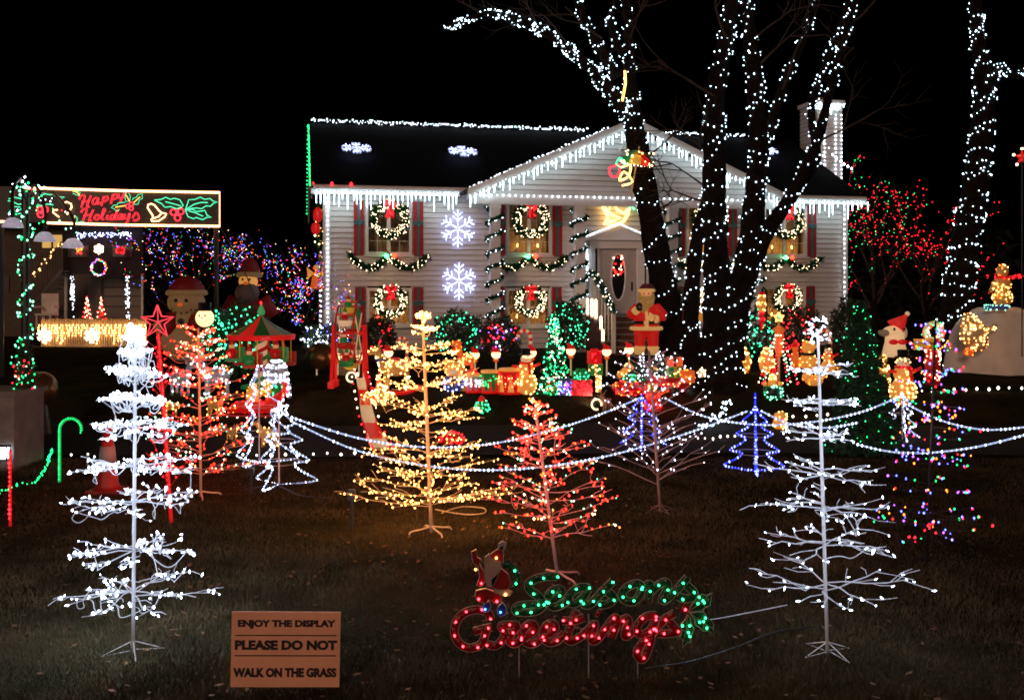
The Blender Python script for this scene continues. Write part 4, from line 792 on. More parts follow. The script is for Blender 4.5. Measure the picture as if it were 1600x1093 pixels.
for q in ([(1010, 195), (1090, 230), (1115, 185), (1060, 160)], [(1035, 500), (1075, 540), (1065, 605)], [(1090, 600), (1130, 585), (1185, 605)]): neonpoly('corner_leaf', q, bNg, .006)
neonpoly('holly_leaf', [(120, 275), (200, 252), (290, 270), (345, 290)], bNg); neonpoly('holly_leaf', [(110, 300), (180, 310), (250, 350), (350, 338)], bNg); neonpoly('holly_leaf', [(115, 480), (190, 380), (285, 390)], bNg); neonpoly('leaf_vein', [(215, 450), (295, 415)], bNg); neonpoly('leaf_vein', [(245, 480), (290, 475), (325, 510)], bNg)
neonpoly('holly_leaf', [(580, 225), (620, 200), (680, 215), (740, 212), (770, 240), (895, 250), (815, 290)], bNg); neonpoly('holly_leaf', [(520, 350), (570, 370), (660, 345), (740, 355)], bNg)
for px in (2, 338):
    mb = MB(); a = P(px, 350, hs_y(px) + .2); mb.tube([a + Vector((0, 0, .7)), Vector((a.x, a.y, gz(a.y) - .2))], .05, 8); mb.build('post', mBlk, hsn); ob = C.objects[-1]; ob.location = -Vector(gH)
mb = MB(); mb.tube([hq(3060, 660), P(378, 412, 21.5) - Vector(gH), P(400, 470, 22.5) - Vector(gH)], .012, 5); mb.build('guy_wire', mPale, hsn)
# ------------------------------------------------------------ shrubs, evergreens and lit bare trees
def shrub(label, base, wpx, hpx, bm, nb, slabel, leaf=mLeafD, name='shrub', n=2600, cone=False, br=.016, ls=.09, dep=.8):
    g = G(*base); s = g.y / F; rx, h = wpx / 2 * s, hpx * s; o = T(name, label, 'tree' if cone else 'shrub', g); mb = MB(); pts = []; outs = []; bp = []
    for i in range(n):
        if cone:
            z = h * U(.02, 1) ** 1.25; r = rx * (1 - z / h) ** .85 * (.55 + .45 * random.random() ** .5) * (1 + .18 * sin(z / h * 44)); a = U(0, 2 * PI); p = Vector((r * cos(a), r * sin(a) * dep, z)); d = Vector((cos(a), sin(a), -.25))
        else:
            d = rdir(); f = U(.55, 1) * (1 + .16 * sin(d.x * 7 + base[0]) * sin(d.z * 6)); p = Vector((d.x * rx * f, d.y * rx * f * dep, h * .52 + d.z * h * .5 * f))
        pts.append(p); outs.append(d)
        if i < nb: bp.append(p + Vector((d.x, d.y - .4, d.z * .2)) * .05 if d.y < .3 else Vector((p.x, -abs(p.y), p.z)) - Vector((0, .05, 0)))
    needles(mb, pts, ls, 0, outs); mb.build('foliage', leaf, o, kind='stuff')
    mb = MB(); mb.tube([(0, 0, -.05), (0, 0, h * (.9 if cone else .5))], [rx * .08, rx * .02], 6)
    if not cone:
        for k in range(6): a = k; mb.tube([(0, 0, h * .08), (rx * .6 * cos(a), rx * .5 * sin(a), h * .6)], [.02, .008], 5)
    mb.build('trunk' if cone else 'stems', mBark, o)
    if nb: lights(slabel, [g + p for p in bp], br, bm)
    return o
bGs = em('bulb_green_small', (.05, 1, .4), 6)
shrub('rounded shrub with green lights below the wall snowflakes', (715, 553), 90, 68, [bGs], 70, 'green lights netted over the rounded shrub', br=.018)
shrub('dark shrub with red lights right of the ferris wheel', (590, 566), 62, 72, [bR], 34, 'red lights on the shrub by the ferris wheel', br=.02)
shrub('shrub with red and white lights at the left porch column', (782, 562), 66, 66, [bR, bR, bW, bP], 70, 'red and white lights on the shrub at the column', br=.018)
shrub('dense upright shrub with green lights left of the steps', (887, 562), 62, 90, [bGs], 110, 'green lights on the upright shrub left of the steps', br=.017, n=3200)
shrub('low shrub under blue-white net lights at the left corner of the house', (512, 556), 80, 50, [bW, bB, bW], 130, 'blue-white net lights on the corner shrub', br=.018)
shrub('airy shrub with green lights right of the forked trunk', (1180, 566), 80, 86, [bGs], 80, 'green lights on the airy shrub right of the forked trunk', br=.018, n=900)
shrub('dark shrub with red lights below the lower right window', (1245, 565), 84, 86, [bR], 70, 'red lights on the shrub below the lower right window', br=.018)
shrub('dark rounded bush at the right corner of the house', (1325, 568), 60, 100, [bGs], 14, 'few green lights on the corner bush')
shrub('tall dense bush under green net lights behind the carousel', (375, 590), 110, 120, [bGs], 150, 'green net lights on the bush behind the carousel', br=.02, n=2600)
shrub('slim cone tree covered in green lights beside the snowman', (866, 616), 46, 120, [bGs, bGs, bG, bWd], 230, 'green lights covering the slim cone tree', leaf=mLeafE, name='cone_tree', cone=True, br=.0125, ls=.06, n=2200)
shrub('dark green spruce standing behind the right white wire tree', (1345, 705), 118, 232, [bGs, bG], 90, 'green lights on the spruce behind the right wire tree', leaf=mLeafE, name='spruce_tree', cone=True, br=.008, ls=.075, n=12000)
def light_tree(label, slabel, base, hpx, spread, bms, dens, br, seed, up=1.0, clip=None, Y=None, depth=4):
    random.seed(seed); g = G(*base) if Y is None else Vector(((base[0] - 800) / F * Y, Y, gz(Y))); s = g.y / F; H = (hpx * s) ; o = T('bare_tree', label, 'tree', g); mb = MB(); tips = []
    mb.tube([(0, 0, -.1), (.03, 0, H * .2), (0, .02, H * .34)], [H * .02, H * .017, H * .014], 8); mb.build('trunk', mBark, o); mb = MB()
    for k in range(6):
        a = k * PI / 3 + U(-.3, .3); bare_twigs(mb, Vector((0, 0, H * U(.12, .34))), Vector((cos(a) * spread, sin(a) * spread * .6, up)).normalized(), H * U(.26, .34), H * .009, depth, tips)
    mb.build('branches', mTwig, o, kind='stuff'); pts = []
    for pth, d in tips:
        if d <= 3: pts += [g + p + rdir() * .03 for p in walk(pth, dens * U(.8, 1.3))]
    lights(slabel, pts, br, bms); random.seed(seed + 1)
MC = [bR, bB, bB, bA, bB, bR, bG, bWd]
light_tree('bare tree full of multicoloured lights behind the inflatable snowman', 'red and blue lights through the tree behind the inflatable snowman', (300, 540), 215, 1.15, MC, .36, .0085, 11, Y=27)
light_tree('bare tree full of multicoloured lights behind the carousel', 'red and blue lights through the tree behind the carousel', (440, 540), 215, .9, MC, .33, .0085, 21, Y=27.5)
light_tree('small bare tree with violet and red lights at the house corner', 'violet and red lights through the small tree at the house corner', (478, 560), 150, .8, MC, .26, .0085, 5, Y=25)
light_tree('bare tree hung with red lights right of the house', 'red lights through the bare tree right of the house', (1445, 560), 270, .65, [bR], .36, .0125, 32, Y=30, depth=3)
light_tree('bare tree hung with red and green lights at the right corner of the house', 'red and green lights through the tree at the right corner', (1365, 560), 300, .55, [bG, bR, bR], .34, .0125, 46, Y=31, depth=3)
# ------------------------------------------------------------ figures
def shapes(lst, S):
    mb = MB()
    for sh in lst:
        k, a = sh[0], [x * S if isinstance(x, (int, float)) else x for x in sh[1:]]
        if k == 'e': mb.ell(a[:3], tuple(a[3:6]), 14, 9)
        elif k == 'c': mb.tube([a[0:3], [(a[i] + a[i + 3]) / 2 for i in range(3)], a[3:6]], [a[6], (a[6] + a[7]) / 2, a[7]], 10)
        elif k == 'b': mb.box(a[:3], a[3:6])
        elif k == 'l': mb.lathe([(r * S, z * S) for r, z in sh[1]], [x * S for x in (sh[2] if len(sh) > 2 else (0, 0, 0))], 16)
        elif k == 'p': mb.prism([(x * S, z * S) for x, z in sh[1]], sh[2] * S, sh[3] * S)
        elif k == 't': mb.tube(smooth_path([[x * S for x in q] for q in sh[1]], 5), sh[2] * S, 8)
    return mb
def surf_pts(mb, n):
    ar = []; 
    for f in mb.f:
        a, b, c = Vector(mb.v[f[0]]), Vector(mb.v[f[1]]), Vector(mb.v[f[2]]); nrm = (b - a).cross(c - a); ar.append(nrm.length if nrm.y < nrm.length * .35 else 0)
    out = []
    for f in random.choices(mb.f, [x + 1e-9 for x in ar], k=n):
        w = [random.random() + .05 for _ in f]; t = sum(w); p = sum((Vector(mb.v[i]) * (wi / t) for i, wi in zip(f, w)), Vector()); nr = (Vector(mb.v[f[1]]) - Vector(mb.v[f[0]])).cross(Vector(mb.v[f[2]]) - Vector(mb.v[f[0]])).normalized(); out.append(p + nr * .008)
    return out
def fig(name, label, cat, base, hpx, parts, rz=0, group=None, at=None, br=.012):
    g = at if at is not None else G(*base); S = hpx / F * g.y; o = T(name, label, cat, g, rz, group)
    parts = [x for p_ in parts for x in ([(p_[0][:-1], p_[1], [q_]) for q_ in p_[2]] if p_[0] in ('eyes', 'ears', 'wings') else [p_])]
    for (pn, m, lst, *bl) in parts:
        mb = shapes(lst, S); q = mb.build(pn, m, o, True)
        if bl: bulbs(q, surf_pts(mb, bl[0]), br, bl[1])
    return o
def hat(z, r, h=.16, tip=.08): return [('l', [(r, 0), (r * .9, h * .4), (r * .45, h * .8), (.01, h)], (0, 0, z))]
def eyes(z, y, dx=.045, r=.016): return [('e', -dx, -y, z, r, r, r), ('e', dx, -y, z, r, r, r)]
mEye = mBlk
def snowman(name, label, base, hpx, mb_=mPlA, bm_=bWW, nbulb=60, **k):
    return fig(name, label, 'snowman', base, hpx, [('body', mb_, [('e', 0, 0, .24, .24, .22, .25), ('e', 0, 0, .56, .17, .16, .17)], nbulb, bm_), ('head', mPlW, [('e', 0, 0, .77, .12, .12, .11)], nbulb // 8 + 1, bm_),
        ('eyes', mEye, eyes(.8, .11)), ('nose', mPlO, [('c', 0, -.1, .77, 0, -.2, .76, .02, .004)]), ('top_hat', mBlk, [('l', [(.15, .86), (.15, .88), (.1, .88), (.1, 1.0), (.0, 1.0)])]), ('scarf', mPlR, [('l', [(.13, .66), (.15, .685), (.13, .71)]), ('c', .06, -.14, .68, .08, -.2, .45, .035, .03)]),
        ('arm', mPlR, [('c', .15, -.05, .6, .3, -.1, .68, .03, .03)]), ('arm', mPlR, [('c', -.15, -.05, .6, -.3, -.1, .62, .03, .03)])], **k)
snowman('snowman_figure', 'large lit snowman figure with red scarf leaning on the big drum', (822, 616), 72, nbulb=70, br=.013)
def drum(label, base, w, h, m, tri, bm_, n):
    g = G(*base); s = g.y / F; o = T('drum_light', label, 'drum', g, 0, 'lit toy drums'); r = w / 2 * s; H = h * s; mb = MB(); mb.lathe([(r, 0), (r, H)], n=20); q = mb.build('shell', m, o, True); bulbs(q, surf_pts(mb, n), .011, bm_)
    for z in (0, H): mb = MB(); mb.lathe([(r * 1.05, z - .015), (r * 1.07, z + .01), (r * 1.05, z + .03)], n=20); mb.build('rim', mPlR if z == 0 else mPlA, o, True)
    for k in range(7):
        a = k * 2 * PI / 7 + .3; mb = MB(); d = Vector((cos(a), sin(a), 0)); e = Vector((-sin(a), cos(a), 0)); mb.add([d * r * 1.01 - e * r * .3 + Vector((0, 0, .03)), d * r * 1.01 + e * r * .3 + Vector((0, 0, .03)), d * r * 1.05 + Vector((0, 0, H * .85))], [(0, 1, 2)]); mb.build('pennant', tri, o)
drum('small silver drum light with red pennants', (739, 612), 22, 26, mTin, mPlR, bW, 22); drum('green drum light with red pennants', (765, 613), 26, 32, mPlG, mPlR, bG, 26); drum('large red drum light beside the snowman', (797, 614), 34, 36, mPlR, mPlA, [bR, bWW, bA], 40)
def gift(label, base, w, h, m, rb, bm_, n, z0=0, name='gift_box_light', at=None):
    g = at if at is not None else G(*base); s = g.y / F; o = T(name, label, 'gift box', g, R(U(-14, 14)), 'lit gift boxes'); W_, H = w * s, h * s; mb = MB(); mb.box((0, 0, H / 2 + z0), (W_, W_ * .9, H)); q = mb.build('box', m, o)
    if n: bulbs(q, [(U(-.5, .5) * W_, -.46 * W_, z0 + U(.03, .97) * H) for _ in range(n)], .0125, bm_)
    mb = MB(); mb.box((0, 0, H / 2 + z0), (W_ * .16, W_ * .93, H * 1.02)); mb.box((0, 0, H / 2 + z0), (W_ * 1.03, W_ * .16, H * 1.01)); mb.build('ribbon', rb, o)
    mb = MB()
    for a in (30, 150): mb.ell((W_ * .2 * cos(R(a)), 0, z0 + H + W_ * .1), (W_ * .2, W_ * .08, W_ * .11), 10, 6)
    mb.build('bow', rb, o, True); return o
gift('green-lit gift box under the cone tree', (862, 616), 20, 20, mPlG, mPlRd, [bG, bG, bR], 34); gift('blue-lit gift box in the row under the cone tree', (882, 617), 24, 22, mMag, mMag, [bB, bB, bP], 60); gift('red-lit gift box at the right of the row', (908, 617), 32, 24, mPlRd, mPlRd, [bR], 60); gift('dark gift box with green lights on the red-lit box', (905, 617), 24, 12, mPlG, mPlG, [bGs], 14, at=G(908, 617) + Vector((0, .05, 24 / F * G(908, 617).y)))
a = G(929, 600); s = a.y / F
gift('tall gold-lit pedestal under the stacked gifts', (935, 612), 9, 26, mGold, mGold, [bWW], 26, name='gift_pedestal'); p = G(935, 612); s = p.y / F
gift('green gift box with a gold ribbon stacked on the pedestal', None, 22, 17, mPlG, mYel, bWW, 10, at=p + Vector((-.05, 0, 26 * s))); gift('red gift box on top of the stacked gifts', None, 19, 20, mPlR, mPlR, bR, 8, at=p + Vector((-.07, 0, 44 * s)))
def animal(name, label, base, hpx, m, bm_, n, rz=0, antler=True, extra=(), br=.012, mh=None):
    return fig(name, label, 'light figure', base, hpx, [('body', m, [('e', 0, 0, .48, .3, .14, .17), ('e', -.2, 0, .52, .13, .13, .17), ('c', -.24, 0, .55, -.34, 0, .78, .1, .07), ('e', -.4, 0, .82, .12, .07, .075), ('c', -.47, 0, .8, -.54, 0, .77, .05, .035)] +
        [('c', x, y, .42, x + dx, y, 0, .05, .028) for x, y, dx in ((-.2, -.08, -.02), (-.16, .08, .02), (.2, -.08, .04), (.24, .08, 0))] + [('e', .31, 0, .56, .05, .04, .06)], n, bm_),
        ('ears', mh or m, [('e', -.33, -.09, .9, .03, .02, .055), ('e', -.33, .09, .9, .03, .02, .055)])] + ([('antler', m, [('t', [(-.36, s_ * .04, .87), (-.34, s_ * .14, .98), (-.3, s_ * .2, 1.06)], .014), ('t', [(-.345, s_ * .12, .95), (-.42, s_ * .17, 1.02)], .011)]) for s_ in (-1, 1)] if antler else []) + list(extra), rz=rz, br=br)
animal('silver_deer', 'silver tinsel deer with white lights behind the orange-red tree, left one', (282, 618), 58, mTin, bW, 26, 2.6); animal('silver_deer', 'silver tinsel deer with white lights behind the orange-red tree, right one', (338, 622), 72, mTin, bW, 34, .4)
animal('gold_deer', 'small gold deer light left of the orange-red trunk', (266, 652), 36, mGold, bWW, 24, .3); animal('gold_deer', 'small gold deer light right of the orange-red trunk', (336, 652), 40, mGold, bWW, 24, 2.9)
animal('gold_fawn', 'tiny gold fawn light in front of the left rope trees', (362, 690), 30, mGold, bWW, 16, 2.5, False); animal('gold_fawn', 'tiny gold fawn light between the left rope trees', (420, 700), 48, mGold, bWW, 20, .3, False)
animal('rocking_horse_light', 'gold-lit rocking horse on red rockers behind the yellow tree', (618, 612), 78, mGold, [bWW, bWW, bWd], 110, .2, False, [('rocker', mPlR, [('t', [(-.5, -.12, .08), (-.2, -.12, -.01), (.2, -.12, -.01), (.5, -.12, .1)], .035), ('t', [(-.5, .12, .08), (-.2, .12, -.01), (.2, .12, -.01), (.5, .12, .1)], .035)]), ('saddle', mPlR, [('e', 0, 0, .64, .12, .15, .05)]), ('collar', mMag, [('l', [(.12, 0), (.12, .05)], (-.28, 0, .62))])], br=.013)
animal('fawn_statue', 'unlit tan deer statue right of the gift boxes', (948, 644), 34, mat('tan_statue', (.5, .32, .18), .7, .2, 8), bWW, 1, .9, True)
# lollipop globe lamps along the front bed
LOL = [(495, 563), (528, 555), (561, 556), (607, 551), (712, 551), (742, 554), (775, 553), (831, 551), (892, 548), (948, 549), (983, 546), (523, 553)]
WHR = ('left of the ferris wheel', 'under the ferris wheel, left one', 'under the ferris wheel, right one', 'between ferris wheel and yellow tree', 'right of the yellow tree', 'beside the toy bear stack', 'in front of the red-lit shrub', 'behind the lit snowman', 'left of the stacked gifts', 'in front of the steps', 'left of the standing Santa')
for (px, py), wh in zip(LOL, WHR):
    g = G(px, 586); Yl = g.y; c = P(px, py, Yl) - g; o = T('globe_lamp', 'glowing globe stake lamp with a red cap ' + wh, 'lamp', g, 0, 'globe stake lamps')
    mb = MB(); mb.ell(c, 7.2 / F * Yl, 14, 10); mb.build('globe', bLol, o, True); mb = MB(); mb.tube([(0, 0, -.08), c], .016, 6); mb.build('stake', mPlW, o)
    mb = MB(); mb.lathe([(.085, .03), (.075, .07), (.045, .11), (.01, .13)], c, 12); mb.ell(c + Vector((-.05, 0, .13)), .03, 8, 6); mb.build('cap', mPlR, o, True)
    mb = MB(); mb.lathe([(.02, -.17), (.06, -.12), (.03, -.09)], c, 10); mb.build('bow', mPlO, o, True)
def candy(label, base, hpx, mA=mPlW, mB=mPlR, w=.1, flip=1, name='candy_cane_light', at=None, bl=None):
    g = at if at is not None else G(*base); H = hpx / F * g.y; o = T(name, label, 'candy cane', g); r = H * w * .5; R_ = H * .17; pth = [Vector((0, 0, z)) for z in [i * H * .8 / 16 for i in range(17)]] + [Vector((-flip * (R_ - R_ * cos(a)), 0, H * .8 + R_ * sin(a))) for a in [i * PI / 10 for i in range(1, 12)]]
    ST = walk(pth, H * .085)
    for i in range(len(ST) - 1): mb = MB(); mb.tube([ST[i], (ST[i] + ST[i + 1]) / 2, ST[i + 1]], r, 10); mb.build('stripe', mA if i % 2 else mB, o, True)
    if bl: bulbs(o, [p + Vector((0, -r, 0)) for p in walk(pth, bl[1])], bl[0], bl[2])
candy('lit candy cane standing behind the snowman figure', (829, 572), 58); candy('lit candy cane at right behind the white wire tree', (1297, 572), 58); candy('lit candy cane hidden behind the yellow tree', (636, 572), 46)
candy('green rope-light candy cane at the left lawn edge', (93, 752), 102, em('rope_green_dim', (.02, .6, .1), .8), em('rope_green_dim', (.02, .6, .1), .8), .045, -1, 'rope_candy_cane', bl=(.008, .03, bG))
g = G(16, 822); o = T('red_light_stake', 'red-lit striped stake at the left lawn edge', 'light stake', g); mb = MB(); mb.tube([(0, 0, -.05), (0, 0, 120 / F * g.y)], .014, 8); mb.build('pole', mPlR, o); bulbs(o, [(0, -.016, z * .045 + .08) for z in range(int(120 / F * g.y / .045) - 1)], .014, bR)
row('green lights lying along the left lawn edge', [(0, 775), (28, 762), (55, 760), (72, 735), (82, 705)], .055, .011, bG, .04)
# toys
fig('teddy_bear_light', 'lit amber teddy bear with a small black hat right of the yellow tree', 'light figure', (709, 612), 58, [('body', mMag, [('e', 0, 0, .24, .32, .26, .24)], 40, bSn), ('head', mPlA, [('e', 0, 0, .62, .27, .22, .24), ('e', -.22, 0, .8, .08, .06, .08), ('e', .22, 0, .8, .08, .06, .08)], 26, bWW), ('muzzle', mPlW, [('e', 0, -.2, .56, .1, .08, .07)]), ('eyes', mEye, eyes(.68, .2, .09, .03)), ('hat', mBlk, [('l', [(.16, .84), (.16, .87), (.11, .87), (.1, 1.0)])])])
fig('toy_stack_light', 'lit orange giraffe on coloured blocks beside the teddy bear', 'light figure', (728, 610), 78, [('giraffe', mPlO, [('e', 0, 0, .62, .18, .12, .12), ('c', -.12, 0, .65, -.14, 0, .92, .07, .05), ('e', -.18, 0, .95, .1, .06, .05), ('c', -.1, 0, .6, -.1, 0, .42, .04, .03), ('c', .12, 0, .6, .12, 0, .42, .04, .03)], 30, bA), ('green_block', mPlG, [('b', -.14, 0, .33, .2, .2, .16)]), ('red_block', mPlR, [('e', .12, -.02, .3, .15, .14, .13)], 10, bR), ('yellow_block', mYel, [('b', -.02, 0, .11, .3, .26, .22)], 8, bWW)])
fig('bird_light', 'small green-lit round bird with a red hat on the dark bank', 'light figure', (754, 645), 28, [('body', mPlG, [('e', 0, 0, .35, .42, .34, .35)], 36, bGs), ('hat', mPlR, [('l', [(.24, 0), (.18, .16), (.06, .3)], (-.05, 0, .66))]), ('beak', mPlA, [('c', -.2, -.3, .5, -.3, -.42, .48, .06, .01)])])
fig('ladybug_light', 'small red-lit mound figure behind the lower rope swag', 'light figure', (706, 694), 24, [('shell', mPlRd, [('e', 0, 0, .3, .85, .6, .5)], 60, bR), ('head', mPlRd, [('e', -.8, 0, .3, .25, .25, .25)])])
fig('bird_light', 'gold-lit bird figure with a pointed cap near the slide', 'light figure', (592, 634), 54, [('body', mGold, [('e', 0, 0, .25, .22, .18, .24), ('e', -.32, 0, .28, .2, .08, .1), ('e', .32, 0, .28, .2, .08, .1)], 90, bWW), ('cap', mPlO, [('l', [(.1, .5), (.07, .7), (.015, .98)])], 16, bWW)], br=.013)
# floodlights that wash the house front
for px, py, lb in ((549, 606, 'small round floodlight in front of the ferris wheel'), (931, 650, 'small round floodlight beside the deer statue')):
    g = G(px, py); o = T('floodlight', lb, 'lamp', g, HA); mb = MB(); mb.lathe([(.03, -.06), (.07, 0), (.085, .1)], (0, 0, 0), 16); mb.v = [(x, z + .02, y + .2) for x, y, z in mb.v]; mb.build('housing', mDk, o, True)
    mb = MB(); mb.tube([(0, .03, -.05), (0, .03, .14)], .015, 6); mb.build('stake', mDk, o); mb = MB(); mb.tube([(.085 * cos(a), -.045, .2 + .085 * sin(a)) for a in [i * PI / 10 for i in range(-1, 17)]], .016, 6); mb.build('rim', em('flood_rim', (1, .72, .4), 2.2), o, True)
    l = bpy.data.lights.new('flood_lamp', 'SPOT'); l.energy = 20; l.spot_size = R(95); l.spot_blend = 1; l.color = (1, .72, .5); l.shadow_soft_size = .08; lo = bpy.data.objects.new('flood_lamp', l); C.objects.link(lo); lo.parent = o; lo.location = (0, .16, .2); lo.rotation_euler = (R(104), 0, 0)
# ------------------------------------------------------------ standing Santa statue
g = Vector(((1010 - 800) / F * 18.6, 18.6, CZ - (556 - HY) / F * 18.6)); S = 110 / F * 18.6; o = T('santa_statue', 'life-size standing Santa statue in red coat before the leaning tree', 'statue', g, R(-8))
def sp(name, m, lst, vox=0, parent=None):
    mb = shapes(lst, S); q = mb.build(name, m, parent or o, True)
    if vox:
        md = q.modifiers.new('remesh', 'REMESH'); md.mode = 'VOXEL'; md.voxel_size = vox * S; md.use_smooth_shade = True
        ms = q.modifiers.new('smooth', 'SMOOTH'); ms.factor = .5; ms.iterations = 4
    return q
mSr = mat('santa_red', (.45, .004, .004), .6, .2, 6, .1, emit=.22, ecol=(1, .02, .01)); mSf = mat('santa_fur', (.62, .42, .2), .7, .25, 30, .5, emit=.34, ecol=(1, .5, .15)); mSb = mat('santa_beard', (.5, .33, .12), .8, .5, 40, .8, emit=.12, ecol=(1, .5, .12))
sp('plinth', mBlk, [('b', 0, 0, (gz(18.6) - g.z) / S / 2, .46, .34, (g.z - gz(18.6)) / S + .04)])
sp('body', mSr, [('e', 0, 0, .5, .19, .16, .2), ('e', 0, 0, .66, .16, .13, .12), ('c', -.12, .0, .7, -.24, -.04, .58, .075, .06), ('c', -.24, -.04, .57, -.15, -.13, .64, .058, .05), ('c', .12, 0, .7, .25, -.05, .57, .08, .065), ('c', .25, -.05, .56, .11, -.16, .53, .06, .05), ('c', -.09, 0, .42, -.095, 0, .14, .095, .075), ('c', .09, 0, .42, .095, 0, .14, .095, .075), ('c', 0, 0, .74, 0, 0, .82, .06, .05)], .014)
sp('fur_trim', mSf, [('t', [(.21 * cos(a), .18 * sin(a), .395) for a in [i * PI / 6 for i in range(13)]], .032), ('t', [(0, -.16, .4), (.01, -.185, .5), (0, -.15, .64)], .025)], .012); sp('belt', mBlk, [('l', [(.196, .455), (.2, .475), (.196, .5)])]); sp('buckle', mSf, [('b', 0, -.2, .477, .07, .015, .05)])
for s_ in (-1, 1):
    sp('boot', mSf, [('l', [(.085, 0), (.09, .02), (.085, .04)], (s_ * .095, 0, .1)), ('e', s_ * .1, -.04, .06, .08, .12, .05)], .014)
sp('cuff', mSf, [('c', -.17, -.115, .625, -.13, -.14, .66, .058, .06)]); sp('cuff', mSf, [('c', .15, -.13, .53, .11, -.155, .53, .06, .06)])
sp('mitten', mBlk, [('e', -.1, -.15, .7, .05, .045, .065), ('e', -.07, -.18, .68, .02, .02, .035)], .012); sp('mitten', mSf, [('e', .07, -.18, .55, .05, .035, .06), ('e', .05, -.2, .6, .016, .016, .035)], .012)
hd = sp('head', mSkin, [('e', 0, -.02, .86, .085, .085, .1), ('e', 0, -.115, .865, .02, .025, .02), ('e', -.045, -.095, .85, .03, .025, .025), ('e', .045, -.095, .85, .03, .025, .025), ('e', -.088, 0, .86, .015, .02, .03), ('e', .088, 0, .86, .015, .02, .03)], .008)
sp('eyes', mBlk, [('e', -.034, -.098, .885, .011, .008, .011), ('e', .034, -.098, .885, .011, .008, .011)], 0, hd)
sp('beard', mSb, [('e', 0, -.08, .77, .11, .07, .1), ('e', -.03, -.12, .68, .07, .05, .07), ('e', -.05, -.11, .84, .05, .03, .02), ('e', .05, -.11, .84, .05, .03, .02), ('e', -.085, -.04, .82, .035, .05, .08), ('e', .085, -.04, .82, .035, .05, .08)], .01)
sp('hat_brim', mSf, [('t', [(.1 * cos(a), .1 * sin(a) - .015, .93) for a in [i * PI / 6 for i in range(13)]], .028)], .01); sp('hat', mat('santa_hat_dark', (.12, .02, .02), .6, .2, 8), [('l', [(.1, .93), (.1, .97), (.06, 1.02), (.01, 1.03)]), ('c', .05, 0, 1.0, .13, 0, .92, .04, .02)], .01)
# ------------------------------------------------------------ carousel
def elf(parent, at, h, m1, m2, nm='elf_rider'):
    mb = MB(); x, y, z = at; mb.lathe([(h * .26, 0), (h * .24, h * .25), (h * .12, h * .52)], (x, y, z), 10); mb.tube([(x - h * .1, y, z + h * .45), (x - h * .28, y - h * .1, z + h * .3)], h * .07, 6); mb.tube([(x + h * .1, y, z + h * .45), (x + h * .28, y - h * .1, z + h * .3)], h * .07, 6)
    for s_ in (-1, 1): mb.tube([(x + s_ * h * .1, y, z + .02 * h), (x + s_ * h * .12, y - h * .12, z - h * .22)], h * .07, 6)
    e = mb.build(nm, m1, parent, True); mb = MB(); mb.ell((x, y, z + h * .64), h * .17, 10, 8); mb.ell((x, y - h * .17, z + h * .63), h * .035, 6, 5); mb.build('head', mSkin, e, True); mb = MB(); mb.lathe([(h * .18, h * .7), (h * .1, h * .9), (h * .01, h * 1.05)], (x, y, z), 10); mb.ell((x, y, z + h * 1.06), h * .05, 8, 6); mb.build('hat', m2, e, True)
g = G(408, 606); s = g.y / F; o = T('carousel', 'small green and red striped carousel with a pointed roof at left', 'carousel', g); ra = 51 * s; z1 = 82 * s; z2 = 114 * s
mb = MB(); mb.lathe([(ra * .62, 0), (ra * .6, .05), (.05, .09)], n=16); mb.build('base', mPlG, o, True); mb = MB(); mb.lathe([(.11, .05), (.11, z1)], n=12); pl = mb.build('centre_post', mPlW, o, True)
for k in range(2):
    mb = MB(); mb.tube([(.116 * cos(a), .116 * sin(a), .08 + (z1 - .1) * i / 50) for i, a in [(i, i / 50 * 2 * PI * 2.5 + k * PI) for i in range(51)]], .035, 6); mb.build('spiral_stripe', (mPlRd, mPlG)[k], pl)
for k in range(12):
    a, b = k * PI / 6, (k + 1) * PI / 6; mb = MB(); n = 6; V = []
    for i in range(n + 1):
        t = i / n; r = ra * (1 - t) ** 1.25 + .02; z = z1 + (z2 - z1) * t ** 1.0
        V += [(r * cos(a), r * sin(a), z), (r * cos(b), r * sin(b), z)]
    mb.add(V, [(2 * i, 2 * i + 1, 2 * i + 3, 2 * i + 2) for i in range(n)]); mb.build('roof_panel', (mPlR, mat('canopy_green', (.01, .1, .03), .5, .15, 6, emit=.015, ecol=(.02, 1, .2)))[k % 2] if k not in (3, 10) else mat('canopy_cream', (.6, .55, .4), .5, .1, 6), o, True)
mb = MB(); mb.lathe([(ra * 1.0, z1 - .07), (ra * 1.03, z1 + .01), (ra * 1.0, z1 + .02)], n=24); mb.build('roof_edge', mPlR, o); mb = MB(); mb.lathe([(.06, 0), (.07, .06), (.01, .2)], (0, 0, z2), 10); mb.build('finial', mat('finial_green', (.1, .5, .2), .4, .1, 5, emit=.15, ecol=(.1, 1, .3)), o, True)
lights('single red bulb on the carousel finial', [g + Vector((0, -.02, z2 + .22))], .03, bR)
for k in range(6):
    a = k * PI / 3 + .45; x, y = ra * .78 * cos(a), ra * .78 * sin(a); z = .42 + (.1 if k % 2 else 0)
    for d in (-.08, .08): mb = MB(); mb.tube([(x + d, y, z), (x + d, y, z1)], .008, 5); mb.build('hanging_rod', mYel, o)
    mb = MB(); mb.box((x, y, z), (.3, .22, .05)); mb.box((x, y + .1, z + .12), (.3, .03, .2)); mb.build('seat', mPlG if k % 2 else mPlRd, o); elf(o, (x - .05, y - .02, z + .03), .34, mPlRd if k % 2 else mPlG, mPlRd)
